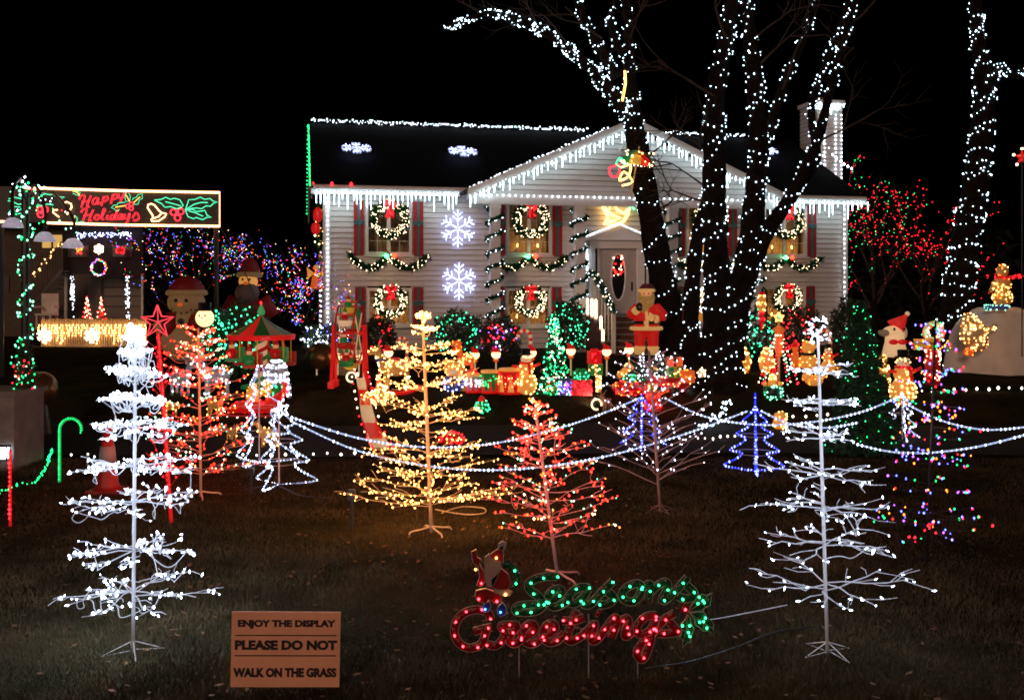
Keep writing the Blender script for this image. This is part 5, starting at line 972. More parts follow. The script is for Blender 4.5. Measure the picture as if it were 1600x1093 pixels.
# ------------------------------------------------------------ ferris wheel
g = G(546, 604); s = g.y / F; o = T('ferris_wheel', 'small red ferris wheel with elf riders in front of the lower left window', 'ferris wheel', g); hw_ = 25 * s; zh = 92 * s; rw = 50 * s
for x in (-hw_, hw_):
    for d in (-.25, .25): mb = MB(); mb.tube([(x, d, -.05), (x * .96, d * .2, zh + .05)], .03, 8); mb.build('leg', mPlR, o)
    mb = MB(); mb.box((x, 0, .05), (.1, .6, .12)); mb.build('foot', mPlR, o); mb = MB(); mb.tube([(x * .55, rw * cos(a), zh - .1 + rw * .9 * sin(a)) for a in [i * PI / 8 for i in range(17)]], .018, 6); mb.build('wheel_rim', mPlRd, o)
    for k in range(4): a = k * PI / 4; mb = MB(); mb.tube([(x * .55, -rw * cos(a), zh - .1 - rw * .9 * sin(a)), (x * .55, rw * cos(a), zh - .1 + rw * .9 * sin(a))], .013, 5); mb.build('spoke', mPlW if k % 2 else mPlG, o)
mb = MB(); mb.tube([(-hw_, 0, zh - .1), (hw_, 0, zh - .1)], .03, 8); mb.build('axle', mPlR, o)
for k in range(8):
    a = k * PI / 4 + .2; y, z = rw * cos(a), zh - .1 + rw * .9 * sin(a); mb = MB(); mb.lathe([(.04, -.09), (.085, -.07), (.1, .0), (.095, .02)], (0, y, z - .06), 12, sx=1.35); cb = mb.build('gondola', (mPlRd, mPlG, mYel, mPlW)[k % 4], o, True); mb = MB(); mb.tube([(-hw_ * .55, y, z + .06), (hw_ * .55, y, z + .06)], .013, 6); mb.build('crossbar', mPlR, cb); elf(o, (0, y, z - .06), .24, (mPlG, mPlRd)[k % 2], (mPlRd, mPlG)[k % 2])
# ------------------------------------------------------------ striped slide ramp
o = T('striped_slide', 'red and white striped chute running down the bank from the ferris wheel', 'slide', G(575, 660)); off = Vector(o.location)
cl = smooth_path([P(562, 590, 17.6), P(568, 620, 16.9), P(576, 660, 15.5), P(590, 695, 14.4), P(600, 712, 13.8)], 6); N = len(cl)
for i in range(N - 1):
    a, b = cl[i] - off, cl[i + 1] - off; t = (b - a).normalized(); w = Vector((1, 0, 0)) * (.06 + .08 * i / N)
    mb = MB(); mb.add([a - w, b - w, b + w, a + w], [(0, 1, 2, 3)]); mb.add([a - w + Vector((0, 0, .1)), b - w + Vector((0, 0, .1)), b - w, a - w], [(0, 1, 2, 3)]); mb.add([a + w, b + w, b + w + Vector((0, 0, .1)), a + w + Vector((0, 0, .1))], [(0, 1, 2, 3)])
    mb.build('chute_stripe', (mPlR, mPlW)[(i // 4 + 1) % 2], o)
lights('red and white bulbs along the edges of the striped slide', [p + Vector((s_ * .15, 0, .1)) for p in cl[::2] for s_ in (-1, 1)] + [P(556, 577 + k * 3, 18.5) + Vector((U(-.04, .04), 0, 0)) for k in range(6)], .014, [bR, bWd])
# ------------------------------------------------------------ inflatables
def inflat_head(z, rx, rz_): return [('e', 0, 0, z, rx, rx * .9, rz_)]
fig('inflatable_snowman', 'big inflatable snowman in a red cap and vest behind the red star', 'inflatable', (292, 560), 132, [('body', mInfW, [('e', 0, 0, .22, .3, .26, .26), ('e', 0, 0, .42, .22, .2, .16), ('c', -.16, 0, .45, -.36, -.05, .36, .09, .07), ('c', .16, 0, .45, .36, -.05, .36, .09, .07)]), ('head', mInfW, [('e', 0, -.02, .68, .22, .2, .17)]), ('cap', mInfR, [('l', [(.21, 0), (.2, .08), (.13, .17), (.02, .21)], (0, 0, .78))]), ('cap_brim', mInfW, [('t', [(.21 * cos(a), .19 * sin(a), .79) for a in [i * PI / 6 for i in range(13)]], .035)]),
    ('eyes', mEye, eyes(.7, .21, .06, .022)), ('nose', mPlO, [('e', 0, -.24, .65, .03, .04, .025)]), ('mouth', mEye, [('e', .13 * cos(a), -.2, .63 + .08 * sin(a), .012, .012, .012) for a in [PI + i * PI / 6 for i in range(1, 6)]]), ('vest', mInfR, [('e', -.15, -.05, .4, .12, .2, .17), ('e', .15, -.05, .4, .12, .2, .17)]), ('button', mEye, [('e', 0, -.22, .46, .035, .02, .035)])], at=Vector(((292 - 800) / F * 23, 23, gz(23))))
fig('inflatable_santa', 'inflatable Santa with a glowing face behind the carousel', 'inflatable', (390, 560), 148, [('body', mInfR, [('e', 0, 0, .3, .2, .18, .3), ('c', -.14, 0, .55, -.25, -.08, .35, .09, .07), ('c', .14, 0, .55, .25, -.02, .38, .09, .07)]), ('face', mat('inflatable_face', (.7, .4, .2), .6, .1, 4, emit=.5, ecol=(1, .42, .08)), [('e', 0, -.05, .74, .1, .1, .09)]), ('beard', mat('inflatable_beard', (.14, .1, .09), .6, .05, 4, emit=.03), [('e', 0, -.1, .62, .13, .1, .11)]), ('hat', mInfR, [('l', [(.11, .8), (.1, .88), (.07, .96), (.01, 1.0)])]), ('hat_brim', mInfW, [('t', [(.11 * cos(a), .11 * sin(a), .81) for a in [i * PI / 6 for i in range(13)]], .03)]), ('eyes', mEye, eyes(.76, .14, .035, .014)), ('nose', mPlO, [('e', 0, -.15, .72, .025, .025, .02)]), ('wrist_ball', mTin, [('e', -.22, -.16, .38, .07, .07, .07)])], at=Vector(((390 - 800) / F * 25, 25, gz(25))))
fig('snowman_head_lamp', 'glowing round snowman head in a black hat above the orange-red tree', 'lamp', (320, 600), 110, [('pole', mBlk, [('c', 0, 0, 0, 0, 0, .82, .02, .02)]), ('head', mat('globe_cream', (.9, .8, .5), .5, .03, 4, emit=1.6, ecol=(1, .72, .34)), [('e', 0, 0, .94, .13, .13, .13)]), ('eyes', mEye, eyes(.975, .12, .04, .014)), ('nose', mPlO, [('e', 0, -.13, .94, .012, .02, .012)]), ('mouth', mEye, [('e', .07 * cos(a), -.115, .92 + .04 * sin(a), .007, .007, .007) for a in [PI + i * PI / 6 for i in range(1, 6)]]), ('hat', mBlk, [('l', [(.15, 1.04), (.15, 1.06), (.09, 1.06), (.09, 1.16), (.0, 1.16)])])])
fig('inflatable_dog', 'white inflatable dog with a red hat and bow right of the spruce', 'inflatable', (1398, 557), 62, [('body', mat('inflatable_bright', (.75, .6, .42), .6, .05, 4, emit=.5, ecol=(1, .6, .28)), [('l', [(.3, 0), (.3, .1), (.24, .35), (.22, .6), (.12, .72)]), ('e', -.05, -.02, .62, .26, .22, .16)]), ('snout', mat('dog_snout', (.4, .3, .22), .6, .1, 4, emit=.1), [('e', -.3, -.1, .6, .15, .12, .09), ('e', -.42, -.12, .63, .05, .05, .04)]), ('eyes', mEye, [('e', -.1, -.24, .7, .03, .03, .04), ('e', .16, -.2, .7, .03, .03, .04)]), ('hat', mat('hat_red_lit', (.6, .02, .02), .5, .1, 5, emit=.35, ecol=(1, .03, .02)), [('c', .02, 0, .74, .3, 0, 1.05, .25, .03)]), ('hat_tip', mPlW, [('e', .32, 0, 1.08, .06, .06, .06)]), ('ear', mat('dog_ear', (.5, .4, .3), .6, .1, 4, emit=.2), [('e', .26, 0, .6, .05, .1, .14)]), ('bow', mPlR, [('e', -.12, -.24, .38, .12, .05, .07), ('e', .1, -.24, .38, .12, .05, .07)])])
# ------------------------------------------------------------ sleigh, tinsel soldier, train, other figures
fig('sleigh_light', 'red-lit sleigh with an amber driver left of the white rope trees', 'sleigh', (400, 648), 46, [('hull', mPlR, [('p', [(-.9, .25), (-.7, .1), (.6, .1), (.85, .3), (.95, .85), (.6, .65), (.2, .45), (-.6, .45)], -.3, .3)], 60, bR), ('runner', mPlRd, [('t', [(-1.1, -.3, .22), (-.9, -.3, .02), (.7, -.3, .0), (.95, -.3, .05)], .035), ('t', [(-1.1, .3, .22), (-.9, .3, .02), (.7, .3, .0), (.95, .3, .05)], .035)]), ('driver', mPlA, [('e', -.1, 0, .65, .25, .22, .28), ('e', -.1, 0, .95, .14, .14, .14)], 14, bA)])
row('white bulbs under the runners of the red sleigh', [(340, 655), (440, 655)], .16, .014, mC9, .03)
fig('tinsel_soldier', 'tinsel figure in green coat and bright white cape above the rope trees', 'light figure', (432, 648), 88, [('coat', mPlG, [('l', [(.1, .3), (.13, .45), (.14, .6), (.1, .7)])], 40, bGs), ('cape', mTin, [('l', [(.2, .55), (.21, .66), (.2, .8), (.12, .93), (.02, .98)]), ('c', .2, 0, .55, .24, 0, .3, .06, .03), ('c', -.2, 0, .6, -.22, 0, .4, .05, .03)], 150, bW), ('sleeve', mPlA, [('c', -.12, -.12, .62, -.1, -.16, .4, .06, .05), ('c', -.1, -.16, .4, -.26, -.16, .42, .05, .06)], 16, bWW), ('trousers', mTin, [('c', -.05, 0, .3, -.06, 0, .0, .07, .05), ('c', .05, 0, .3, .06, 0, .0, .07, .05)], 20, bW), ('sash', mPlR, [('e', .16, -.1, .5, .04, .04, .12)], 8, bR)], br=.012)
bWt = em('bulb_cape', (.8, .85, 1), 14)
fig('train_light', 'red-lit toy train engine with gifts behind the mauve wire tree', 'train', (1052, 618), 60, [('boiler', mPlRd, [('b', -.1, 0, .3, 1.0, .4, .34), ('e', -.55, 0, .3, .25, .2, .2)], 110, [bR, bR, bWW]), ('cab', mPlO, [('b', .35, 0, .5, .35, .42, .3)], 30, bA), ('chimney', mPlA, [('l', [(.07, .45), (.07, .65), (.12, .75)], (-.5, 0, 0))], 8, bWW), ('wheel', mBlk, [('e', -.4, -.22, .12, .13, .05, .13)]), ('wheel', mBlk, [('e', 0, -.22, .12, .13, .05, .13)]), ('wheel', mBlk, [('e', .4, -.22, .12, .13, .05, .13)]), ('star_lamp', mPlW, [('e', .72, -.1, .6, .1, .06, .12)], 14, bWd)])
p = G(1052, 618); s = p.y / F; gift('green gift box riding on the toy train', None, 20, 16, mPlG, mYel, bWW, 6, at=p + Vector((0, .02, 28 * s))); gift('orange gift box with black ribbon on the toy train', None, 24, 14, mPlO, mBlk, bR, 6, at=p + Vector((.02, .02, 46 * s)))
fig('train_wagon_light', 'red-lit train wagon left of the blue rope tree', 'train', (985, 618), 40, [('tub', mPlRd, [('e', 0, 0, .3, .75, .4, .3)], 110, [bR, bR, bA]), ('cargo', mPlG, [('b', .1, 0, .65, .7, .4, .25)], 22, bGs), ('trumpet', mPlA, [('c', -.5, -.1, .75, .05, -.1, 1.2, .1, .16)], 8, bWW)])
fig('red_elf_light', 'red and white lit elf between the blue tree and the mauve pole', 'light figure', (1020, 642), 58, [('body', mPlR, [('l', [(.22, 0), (.2, .3), (.12, .55)])], 50, [bR, bPk]), ('head', mPlA, [('e', 0, 0, .68, .14, .13, .14)], 8, bWW), ('hat', mPlR, [('l', [(.14, .76), (.08, .9), (.01, 1.0)])]), ('arm', mPlO, [('c', .14, 0, .45, .4, -.1, .6, .06, .05)])])
shrub('small shrub under blue-white net lights behind the mauve wire tree', (1012, 612), 66, 46, [bW], 95, 'blue-white net lights on the shrub behind the mauve wire tree', br=.013, n=1500)
PG = [('body', mPlA, [('l', [(.16, 0), (.26, .12), (.3, .35), (.26, .65), (.15, .9), (.03, 1.0)])], 46, bWW), ('tip', mPlO, [('e', 0, 0, .98, .06, .06, .05)]), ('foot', mPlO, [('e', -.1, -.12, .02, .1, .12, .03)]), ('foot', mPlO, [('e', .1, -.12, .02, .1, .12, .03)])]
fig('cone_bulb_light', 'amber egg-shaped bulb light right of the forked trunk, left of two', 'light figure', (1161, 582), 40, PG, group='amber egg lights'); fig('cone_bulb_light', 'amber egg-shaped bulb light right of the forked trunk, right of two', 'light figure', (1198, 582), 40, PG, group='amber egg lights')
fig('candle_post_lamp', 'hanging amber candle lamp with red tail on a hooked pole', 'lamp', (1190, 580), 128, [('pole', mBlk, [('t', [(.06, 0, 0), (.06, 0, .7), (.06, 0, .95), (.02, 0, 1.02), (-.0, 0, .96)], .012)]), ('flame', mPlA, [('l', [(.02, .72), (.055, .78), (.05, .88), (.02, .95)])], 30, bWW), ('tail', mPlR, [('l', [(.012, .5), (.03, .6), (.035, .7), (.02, .73)])], 14, bR), ('cap', mPlR, [('l', [(.05, .93), (.03, .97)])])])
fig('elf_in_box_light', 'lit elf popping from a green-trimmed box right of the spiked blue tree', 'light figure', (1207, 622), 46, [('box', mBlk, [('b', 0, 0, .2, .56, .4, .4)], 2, bG), ('trim', mPlG, [('b', -.27, -.2, .2, .05, .05, .4), ('b', .27, -.2, .2, .05, .05, .4), ('b', 0, -.2, .4, .58, .05, .05), ('b', 0, -.2, .01, .58, .05, .05)], 34, bGw), ('body', mPlA, [('l', [(.16, .4), (.14, .6), (.08, .72)]), ('e', 0, 0, .8, .12, .11, .12), ('e', -.26, 0, .48, .08, .08, .08), ('e', .26, 0, .48, .08, .08, .08)], 16, bWW), ('hat', mPlR, [('l', [(.12, .86), (.07, .98), (.01, 1.04)])], 5, bR)])
fig('dog_light', 'small amber lit dog at the roadside right of the spiked blue tree', 'light figure', (1219, 672), 30, [('body', mPlA, [('e', 0, 0, .35, .4, .3, .36), ('e', 0, -.1, .75, .28, .25, .25), ('e', -.26, -.05, .72, .08, .08, .2), ('e', .26, -.05, .72, .08, .08, .2)], 30, bWW), ('scarf', mPlR, [('l', [(.26, .52), (.3, .57), (.26, .62)])], 10, bR)])
# red-white spiral cone tree with star
g = G(1217, 604); s = g.y / F; o = T('string_cone_tree', 'cone of red and white light strings on a pole topped by a star', 'light tree', g); H = 104 * s; mb = MB(); mb.tube([(0, 0, -.05), (0, 0, H)], .02, 6); mb.build('pole', mTan, o); pts = []; mb = MB()
for k in range(9):
    a = k * 2 * PI / 9; pt = [(0, 0, H * .95), (.36 * cos(a), .36 * sin(a), .05)]; mb.tube(pt, .003, 4); pts += walk(pt, .075)
mb.build('wire', mWire, o); bulbs(o, pts, .014, [bR, bWd, bR, bGw]); mb = MB(); mb.tube([(.09 * (1 if i % 2 == 0 else .5) * cos(PI / 2 + i * PI / 5), 0, H + .05 + .09 * (1 if i % 2 == 0 else .5) * sin(PI / 2 + i * PI / 5)) for i in range(11)], .018, 6); mb.build('star', em('star_amber', (1, .4, .1), 4), o)
mb = MB(); mb.lathe([(.05, H * .45), (.075, H * .6), (.07, H * .8), (.12, H * .86), (.03, H * .92)], n=10); mb.build('candle', mPlO, o, True)
snowman('snowman_light', 'lit amber snowman behind the upper branches of the right white wire tree', (1294, 585), 48, nbulb=30)
fig('bear_couple_light', 'lit amber bear with a red-hatted elf at its side right of the string cone', 'light figure', (1260, 578), 52, [('bear', mPlA, [('e', .05, 0, .25, .28, .22, .27), ('e', .05, 0, .66, .2, .18, .18), ('c', .1, -.1, .7, .25, -.18, .72, .09, .06), ('e', -.05, 0, .84, .06, .05, .06), ('e', .15, 0, .84, .06, .05, .06)], 34, bWW), ('elf', mPlO, [('l', [(.12, 0), (.12, .4), (.07, .55)], (-.34, 0, 0)), ('e', -.34, 0, .64, .1, .1, .1)], 12, bA), ('hat', mPlR, [('l', [(.11, .7), (.06, .85), (.01, .92)], (-.34, 0, 0))], 6, bR), ('belt', mBlk, [('l', [(.2, .44), (.22, .48), (.2, .52)], (.05, 0, 0))])])
fig('gold_puppy_light', 'gold-lit puppy below the bear on the bank', 'light figure', (1272, 604), 24, [('body', mPlA, [('e', 0, 0, .4, .6, .3, .34), ('e', -.5, -.05, .65, .3, .25, .28), ('c', .5, 0, .5, .85, 0, .8, .08, .04)], 26, bA)])
fig('gold_figure_light', 'gold-lit figure left of the spruce trunk', 'light figure', (1320, 600), 48, [('body', mGold, [('e', 0, 0, .4, .25, .2, .4), ('e', 0, -.05, .82, .16, .15, .16), ('e', .3, 0, .7, .08, .06, .2)], 30, bA)])
fig('gold_elf_light', 'gold-lit elf figure right of the spruce', 'light figure', (1378, 602), 48, [('body', mGold, [('l', [(.24, 0), (.25, .4), (.18, .7)]), ('e', 0, 0, .85, .18, .16, .16)], 60, bWW)])
snowman('snowman_light', 'tall gold-lit snowman waving above the right white rope tree', (1411, 632), 86, nbulb=90)
# decorated post with small board
fig('candy_post_light', 'post of red and white lights with a small yellow board and wreath on top', 'light figure', (1457, 602), 98, [('post', mPlRd, [('l', [(.11, 0), (.12, .3), (.1, .75)])], 90, [bR, bWd, bWd]), ('board', mYel, [('b', -.18, -.1, .66, .3, .04, .13)]), ('board_frame', mPlA, [('b', -.18, -.11, .735, .32, .05, .02), ('b', -.18, -.11, .585, .32, .05, .02)]), ('wreath_top', mPlW, [('t', [(.02 + .13 * cos(a), 0, .85 + .13 * sin(a)) for a in [i * PI / 6 for i in range(13)]], .045)], 50, [bWd, bR, bG])])
# white mound
g = G(1545, 578); s = g.y / F; o = T('tarp_mound', 'white cloth mound like a snowy igloo at the right edge', 'tent', g); n = 28; V = []; Fc = []; rows = 12; Rm = 88 * s; Hm = 104 * s
for j in range(rows + 1):
    t = j / rows
    for i in range(n):
        a = 2 * PI * i / n; r = Rm * (1 - .3 * t - .55 * t ** 4) * (1 + .1 * sin(a * 6 + t * 2) * (1 - t * .5) + .05 * sin(a * 13 + t * 3)); r = r if t < 1 else r * .2; V.append((r * cos(a) + .2, r * sin(a) * .8, Hm * (1 - (1 - t) ** 1.5) - .05))
mb = MB(); mb.add(V, [(j * n + i, j * n + (i + 1) % n, (j + 1) * n + (i + 1) % n, (j + 1) * n + i) for j in range(rows) for i in range(n)] + [tuple(range(rows * n, rows * n + n))]); mb.build('cloth', mSheet, o, True)
mt = Vector((g.x + .35, g.y - .5, g.z + Hm - .1)); mt2 = Vector(((1566 - 800) / F * (g.y - .35), g.y - .35, g.z + Hm - .06))
fig('tinsel_snowman', 'gold-lit tinsel snowman with a red scarf on top of the white mound', 'light figure', None, 66, [('body', mGold, [('e', 0, 0, .2, .22, .2, .24), ('e', 0, 0, .52, .2, .17, .2), ('c', -.15, 0, .6, -.3, -.05, .36, .06, .05), ('e', 0, 0, .84, .14, .13, .15)], 110, [bWW, bWW, bA]), ('scarf', mPlR, [('l', [(.14, .66), (.17, .69), (.14, .72)]), ('c', .1, -.1, .69, .45, -.1, .72, .04, .03)], 16, bR)], at=mt2, br=.013)
fig('teal_tinsel_bow', 'small teal-lit tinsel bow at the feet of the tinsel snowman', 'light figure', None, 12, [('bow', mMag, [('e', -.8, 0, .3, 1.0, .3, .35), ('e', .8, 0, .3, 1.0, .3, .35)], 26, bGw)], at=Vector(((1556 - 800) / F * (g.y - .75), g.y - .75, g.z + Hm - .12)))
p = P(1520, 525, g.y - 1.05); fig('tinsel_goose', 'gold-lit tinsel goose hung on the front of the white mound', 'light figure', None, 74, [('body', mTan, [('e', 0, 0, .05, .3, .1, .3), ('e', -.08, 0, .28, .2, .09, .2), ('e', .12, 0, -.1, .2, .09, .22), ('c', .2, 0, .1, .5, 0, .22, .07, .05)], 130, [bWW, bWW, bWW, bA]), ('foot', mPlO, [('e', -.1, -.02, -.34, .12, .05, .08)], 8, bA)], at=p, br=.013)
fig('penguin_light', 'lit penguin with a red hat in front of the white mound', 'light figure', (1547, 580), 50, [('body', mPlA, [('l', [(.14, 0), (.24, .15), (.24, .4), (.15, .6)])], 34, bWW), ('back', mBlk, [('e', .0, .08, .36, .26, .18, .34)]), ('head', mPlW, [('e', 0, -.02, .7, .16, .15, .15)], 6, bWW), ('hat', mPlR, [('l', [(.16, .78), (.1, .92), (.02, 1.0)])], 6, bR), ('scarf', mPlRd, [('l', [(.15, .56), (.18, .6), (.15, .63)]), ('c', -.05, -.18, .58, -.06, -.24, .3, .04, .03)]), ('broom', mTan, [('c', -.3, -.05, 0, -.26, -.05, .45, .06, .02)])])
fig('white_bird_light', 'small white-lit bird at the right edge of the mound', 'light figure', (1597, 565), 26, [('body', mPlW, [('e', 0, 0, .4, .4, .3, .36), ('e', -.3, 0, .8, .22, .2, .22)], 20, bWd)])
p = P(1597, 246, 16); o = T('star_lantern', 'red star lantern with pale tips hanging at the upper right edge', 'lantern', p)
for k in range(5):
    a = PI / 2 + k * 2 * PI / 5; d = Vector((cos(a), 0, sin(a))); e = Vector((-sin(a), 0, cos(a))); mb = MB(); V = [e * .05, -e * .05, Vector((0, -.05, 0)), Vector((0, .05, 0)), d * .13]; mb.add(V, [(0, 2, 4), (2, 1, 4), (1, 3, 4), (3, 0, 4)]); pn = mb.build('point', mPlR, o); mb = MB(); mb.ell(d * .14, .018, 8, 6); mb.build('tip', bWd, pn)
mb = MB(); mb.tube([(0, 0, 0), (0, 0, -3.2)], .01, 5); mb.build('pole', mBlk, o)
o = T('parasol', 'small lit parasol in green yellow and red gores against the leaning tree', 'parasol', P(996, 245, 18.9)); q = 18.9 / F; o.rotation_euler = (R(16), R(8), 0)
for k in range(8):
    a, b = k * PI / 4 + PI * 1.06, (k + 1) * PI / 4 + PI * 1.06; V = []
    for i in range(6):
        t = i / 5; r = 25 * q * sin(t * PI / 2); z = 20 * q * cos(t * PI / 2) - 10 * q + .001; V += [(r * cos(a), r * sin(a), z), (r * cos(b), r * sin(b), z)]
    mb = MB(); mb.add(V, [(2 * i, 2 * i + 1, 2 * i + 3, 2 * i + 2) for i in range(5)]); mb.build('gore', (mPlG, mYel, mPlR, mPlG)[k % 4], o, True)
mb = MB(); mb.tube([(0, 0, .2), (0, 0, -.75)], .015, 6); mb.build('shaft', mTan, o); bulbs(o, [(25 * q * cos(a), 25 * q * sin(a) - .02, -10 * q) for a in [i * PI / 14 for i in range(28)]] + [(U(-.3, .3), -.25, U(-.1, .15)) for _ in range(18)], .016, [bWd, bWW])
p = P(974, 135, 19.1); o = T('rope_candle', 'thin yellow rope light candle high on the leaning tree', 'light figure', p); mb = MB(); mb.tube([(-.02, 0, -.28), (.04, 0, .05), (.03, 0, .3)], .022, 6); mb.build('rope', em('rope_amber', (1, .5, .1), 5), o)
p = P(984, 290, 18.9); 
# ------------------------------------------------------------ left edge: lamp post, planter wall, ball, cone
g = G(40, 612); Yp = 17.4; pb = Vector(((40 - 800) / F * Yp, Yp, gz(Yp))); o = T('lamp_post', 'lamp post wrapped in green lights carrying three glass bell shades', 'lamp post', pb)
tz = CZ - (300 - HY) / F * Yp - pb.z; mb = MB(); mb.tube([(0, 0, -.1), (0, 0, tz)], .07, 10); mb.build('post', mBlk, o)
BL = [(20, 340, 15.5), (70, 362, 17.4), (114, 372, 19.5)]; 
for px, py, yy in BL:
    c = P(px, py, yy) - pb; mb = MB(); mb.tube(smooth_path([(0, 0, tz - .12), (c.x * .5, c.y * .5, tz + .12), (c.x, c.y, c.z + .4), (c.x, c.y, c.z)], 5), .03, 6); ar = mb.build('arm', mBlk, o); k = 16 / F * yy
    mb = MB(); mb.lathe([(k * 1.0, -k * .95), (k * .85, -k * .5), (k * .5, -k * .1), (k * .2, 0)], c, 16); sh = mb.build('bell_shade', mat('shade_glass', (.45, .42, .45), .15, .35, 14, emit=.3, ecol=(.8, .75, 1)), o, True); mb = MB(); mb.ell(c + Vector((0, -.01, -k * .45)), k * .22, 8, 6); mb.build('bulb', em('shade_bulb', (1, .86, .9), 9), sh)
pp, _ = wrap([pb + Vector((0, 0, .0)), pb + Vector((0, 0, tz))], [.1, .1], .32, .1); lights('green lights wound round the lamp post', pp + [p + rdir() * .04 for p in pp[::2]], .018, [bGw, bG, bGw])
pts = []
for px, py, yy in BL:
    c = P(px, py, yy); a = pb + Vector((0, 0, tz)); pts += [a.lerp(c, t) + Vector((0, 0, .35 * sin(t * PI))) + rdir() * .1 for t in [i / 22 for i in range(23)]]
lights('red and green lights along the arms of the lamp post', pts, .017, [bR, bGw, bW, bG])
o = T('planter_wall', 'low grey rendered planter wall at the left edge', 'wall', Vector(((10 - 800) / F * 13, 13, gz(13)))); mb = MB(); mb.box((-.35, 0, .45), (1.3, .8, 1.0)); mb.build('wall', mCon, o); mb = MB(); mb.box((-.35, 0, .97), (1.38, .88, .06)); mb.build('coping', mCon, o)
mb = MB(); mb.tube([(-.25, -.42, .1), (-.1, -.44, .3), (.12, -.42, .1)], .02, 6); mb.build('arch', mCon, o)
ps = T('potted_shrub', 'small upright shrub on the planter wall at the left edge', 'shrub', Vector(((39 - 800) / F * 13, 13, .97 + gz(13)))); hp_ = 72 / F * 13; q_ = [Vector((U(-.09, .09), U(-.09, .09), U(.02, hp_))) for _ in range(900)]; mb = MB(); needles(mb, q_, .07); mb.build('foliage', mLeafD, ps, kind='stuff')
lights('green and red lights on the small shrub at the left edge', [Vector(ps.location) + v + Vector((v.x * .5, -.05, 0)) for v in q_[:60]], .013, [bGw, bG, bR])
ln = T('wall_lantern', 'bright square lantern low on the planter wall at the left edge', 'lantern', P(6, 707, 12.5)); mb = MB(); mb.box((0, 0, 0), (.1, .08, .13)); mb.build('glass', em('lantern_glow', (.85, .9, 1), 7), ln); mb = MB()
for x in (-.055, .055):
    for y in (-.045, .045): mb.box((x, y, 0), (.012, .012, .16))
mb.box((0, 0, .085), (.13, .11, .02)); mb.box((0, 0, -.085), (.13, .11, .02)); mb.box((0, .08, .06), (.02, .12, .02)); mb.build('frame', mBlk, ln)
p = P(62, 607, 15.5); o = T('bronze_ball', 'large dark bronze ball beside the planter wall', 'ball', Vector((p.x, p.y, gz(15.5)))); rb_ = 27 / F * 15.5; mb = MB(); mb.ell((0, 0, p.z - gz(15.5)), rb_, 24, 16); mb.build('ball', mBron, o, True); mb = MB(); mb.lathe([(.2, -.05), (.14, .3), (.1, p.z - gz(15.5) - rb_ + .04)], n=14); mb.build('pedestal', mBlk, o)
p = G(520, 585); o = T('bronze_ball', 'bronze gazing ball and urn at the left corner of the house', 'ball', p); s = p.y / F; mb = MB(); mb.ell((-.25, 0, 28 * s), 22 * s, 20, 14); mb.build('ball', mBron, o, True); mb = MB(); mb.lathe([(.18, 0), (.12, .2), (.14, .35), (.34, .62), (.3, .64)], (.25, 0, 0), 14); mb.build('urn', mat('urn_cream', (.3, .22, .14), .7, .2, 6), o, True)
g = G(168, 768); s = g.y / F; o = T('traffic_cone', 'orange traffic cone with a white band behind the left white tree', 'traffic cone', g); h = 105 * s; mb = MB(); mb.lathe([(h * .2, h * .04), (h * .16, h * .12), (h * .06, h * .98), (h * .04, h)], n=14); mb.build('cone', mCone, o, True); mb = MB(); mb.box((0, 0, h * .02), (h * .48, h * .48, h * .05)); mb.build('base', mCone, o); mb = MB(); mb.lathe([(h * .13, h * .42), (h * .102, h * .68)], n=14); mb.build('band', mat('cone_band', (.3, .28, .28), .4, .05, 5), o, True)
# ------------------------------------------------------------ neighbour's house, stairs, fence
NY = 33.0; nb_ = Vector(((110 - 800) / F * NY, NY, gz(NY))); o = T('neighbour_house', 'dark two-storey house at left with porch, outside stair and garage door', 'house', nb_); q = NY / F
def nx(px, py, y=0): return Vector(((px - 800) / F * (NY + y) - nb_.x, y, CZ - (py - HY) / F * (NY + y) - nb_.z))
def nbox(name, m, x0, y0, x1, y1, v, d, parent=None):
    a, b = nx(x0, y0, v), nx(x1, y1, v); mb = MB(); mb.box(((a.x + b.x) / 2, v + d / 2, (a.z + b.z) / 2), (abs(b.x - a.x), d, abs(a.z - b.z))); return mb.build(name, m, parent or o)
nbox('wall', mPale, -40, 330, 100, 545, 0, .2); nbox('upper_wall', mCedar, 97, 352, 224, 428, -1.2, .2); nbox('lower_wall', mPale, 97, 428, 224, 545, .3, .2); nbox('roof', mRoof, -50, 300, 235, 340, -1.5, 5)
wn = nbox('window', mat('lit_window_amber', (.6, .45, .2), .6, .2, 4, emit=.55, ecol=(1, .6, .15)), 66, 367, 97, 387, -.05, .04); nbox('muntin', mCedar, 80, 367, 82, 387, -.1, .05, wn); nbox('window', mat('dark_window', (.05, .04, .035), .3), 106, 383, 138, 401, -1.25, .04); nbox('window', MATS['dark_window'], 176, 383, 206, 401, -1.25, .04); nbox('window', MATS['dark_window'], 0, 430, 14, 456, -.05, .04)
nbox('garage_door', mat('garage_door', (.16, .13, .09), .7, .1, 4), 163, 436, 222, 500, .25, .04); 
for z in (448, 462, 478): nbox('garage_seam', mCedar, 163, z, 222, z + 1, .2, .04)
nbox('door', mat('neighbour_door', (.14, .11, .08), .6, .1, 4), 137, 436, 158, 500, .25, .04)
for px in (102, 222): nbox('porch_post', mat('post_tan', (.4, .33, .22), .7, .1, 4), px - 1.5, 428, px + 1.5, 505, -1.15, .1)
stt = T('outside_stair', 'pale outside staircase with railing on the dark neighbouring house', 'stairs', nb_); a, b = nx(45, 482, -1.6), nx(97, 420, -1.6); mb = MB(); mb.tube([a, b], .06, 6); mb.build('stringer', mPale, stt); up = Vector((0, 0, .85)); mb = MB(); mb.tube([a + up, b + up], .035, 6); mb.build('handrail', mPale, stt)
for i in range(14): t = i / 13; c = a.lerp(b, t); mb = MB(); mb.box(c + up / 2, (.04, .04, .85)); mb.build('baluster', mPale, stt)
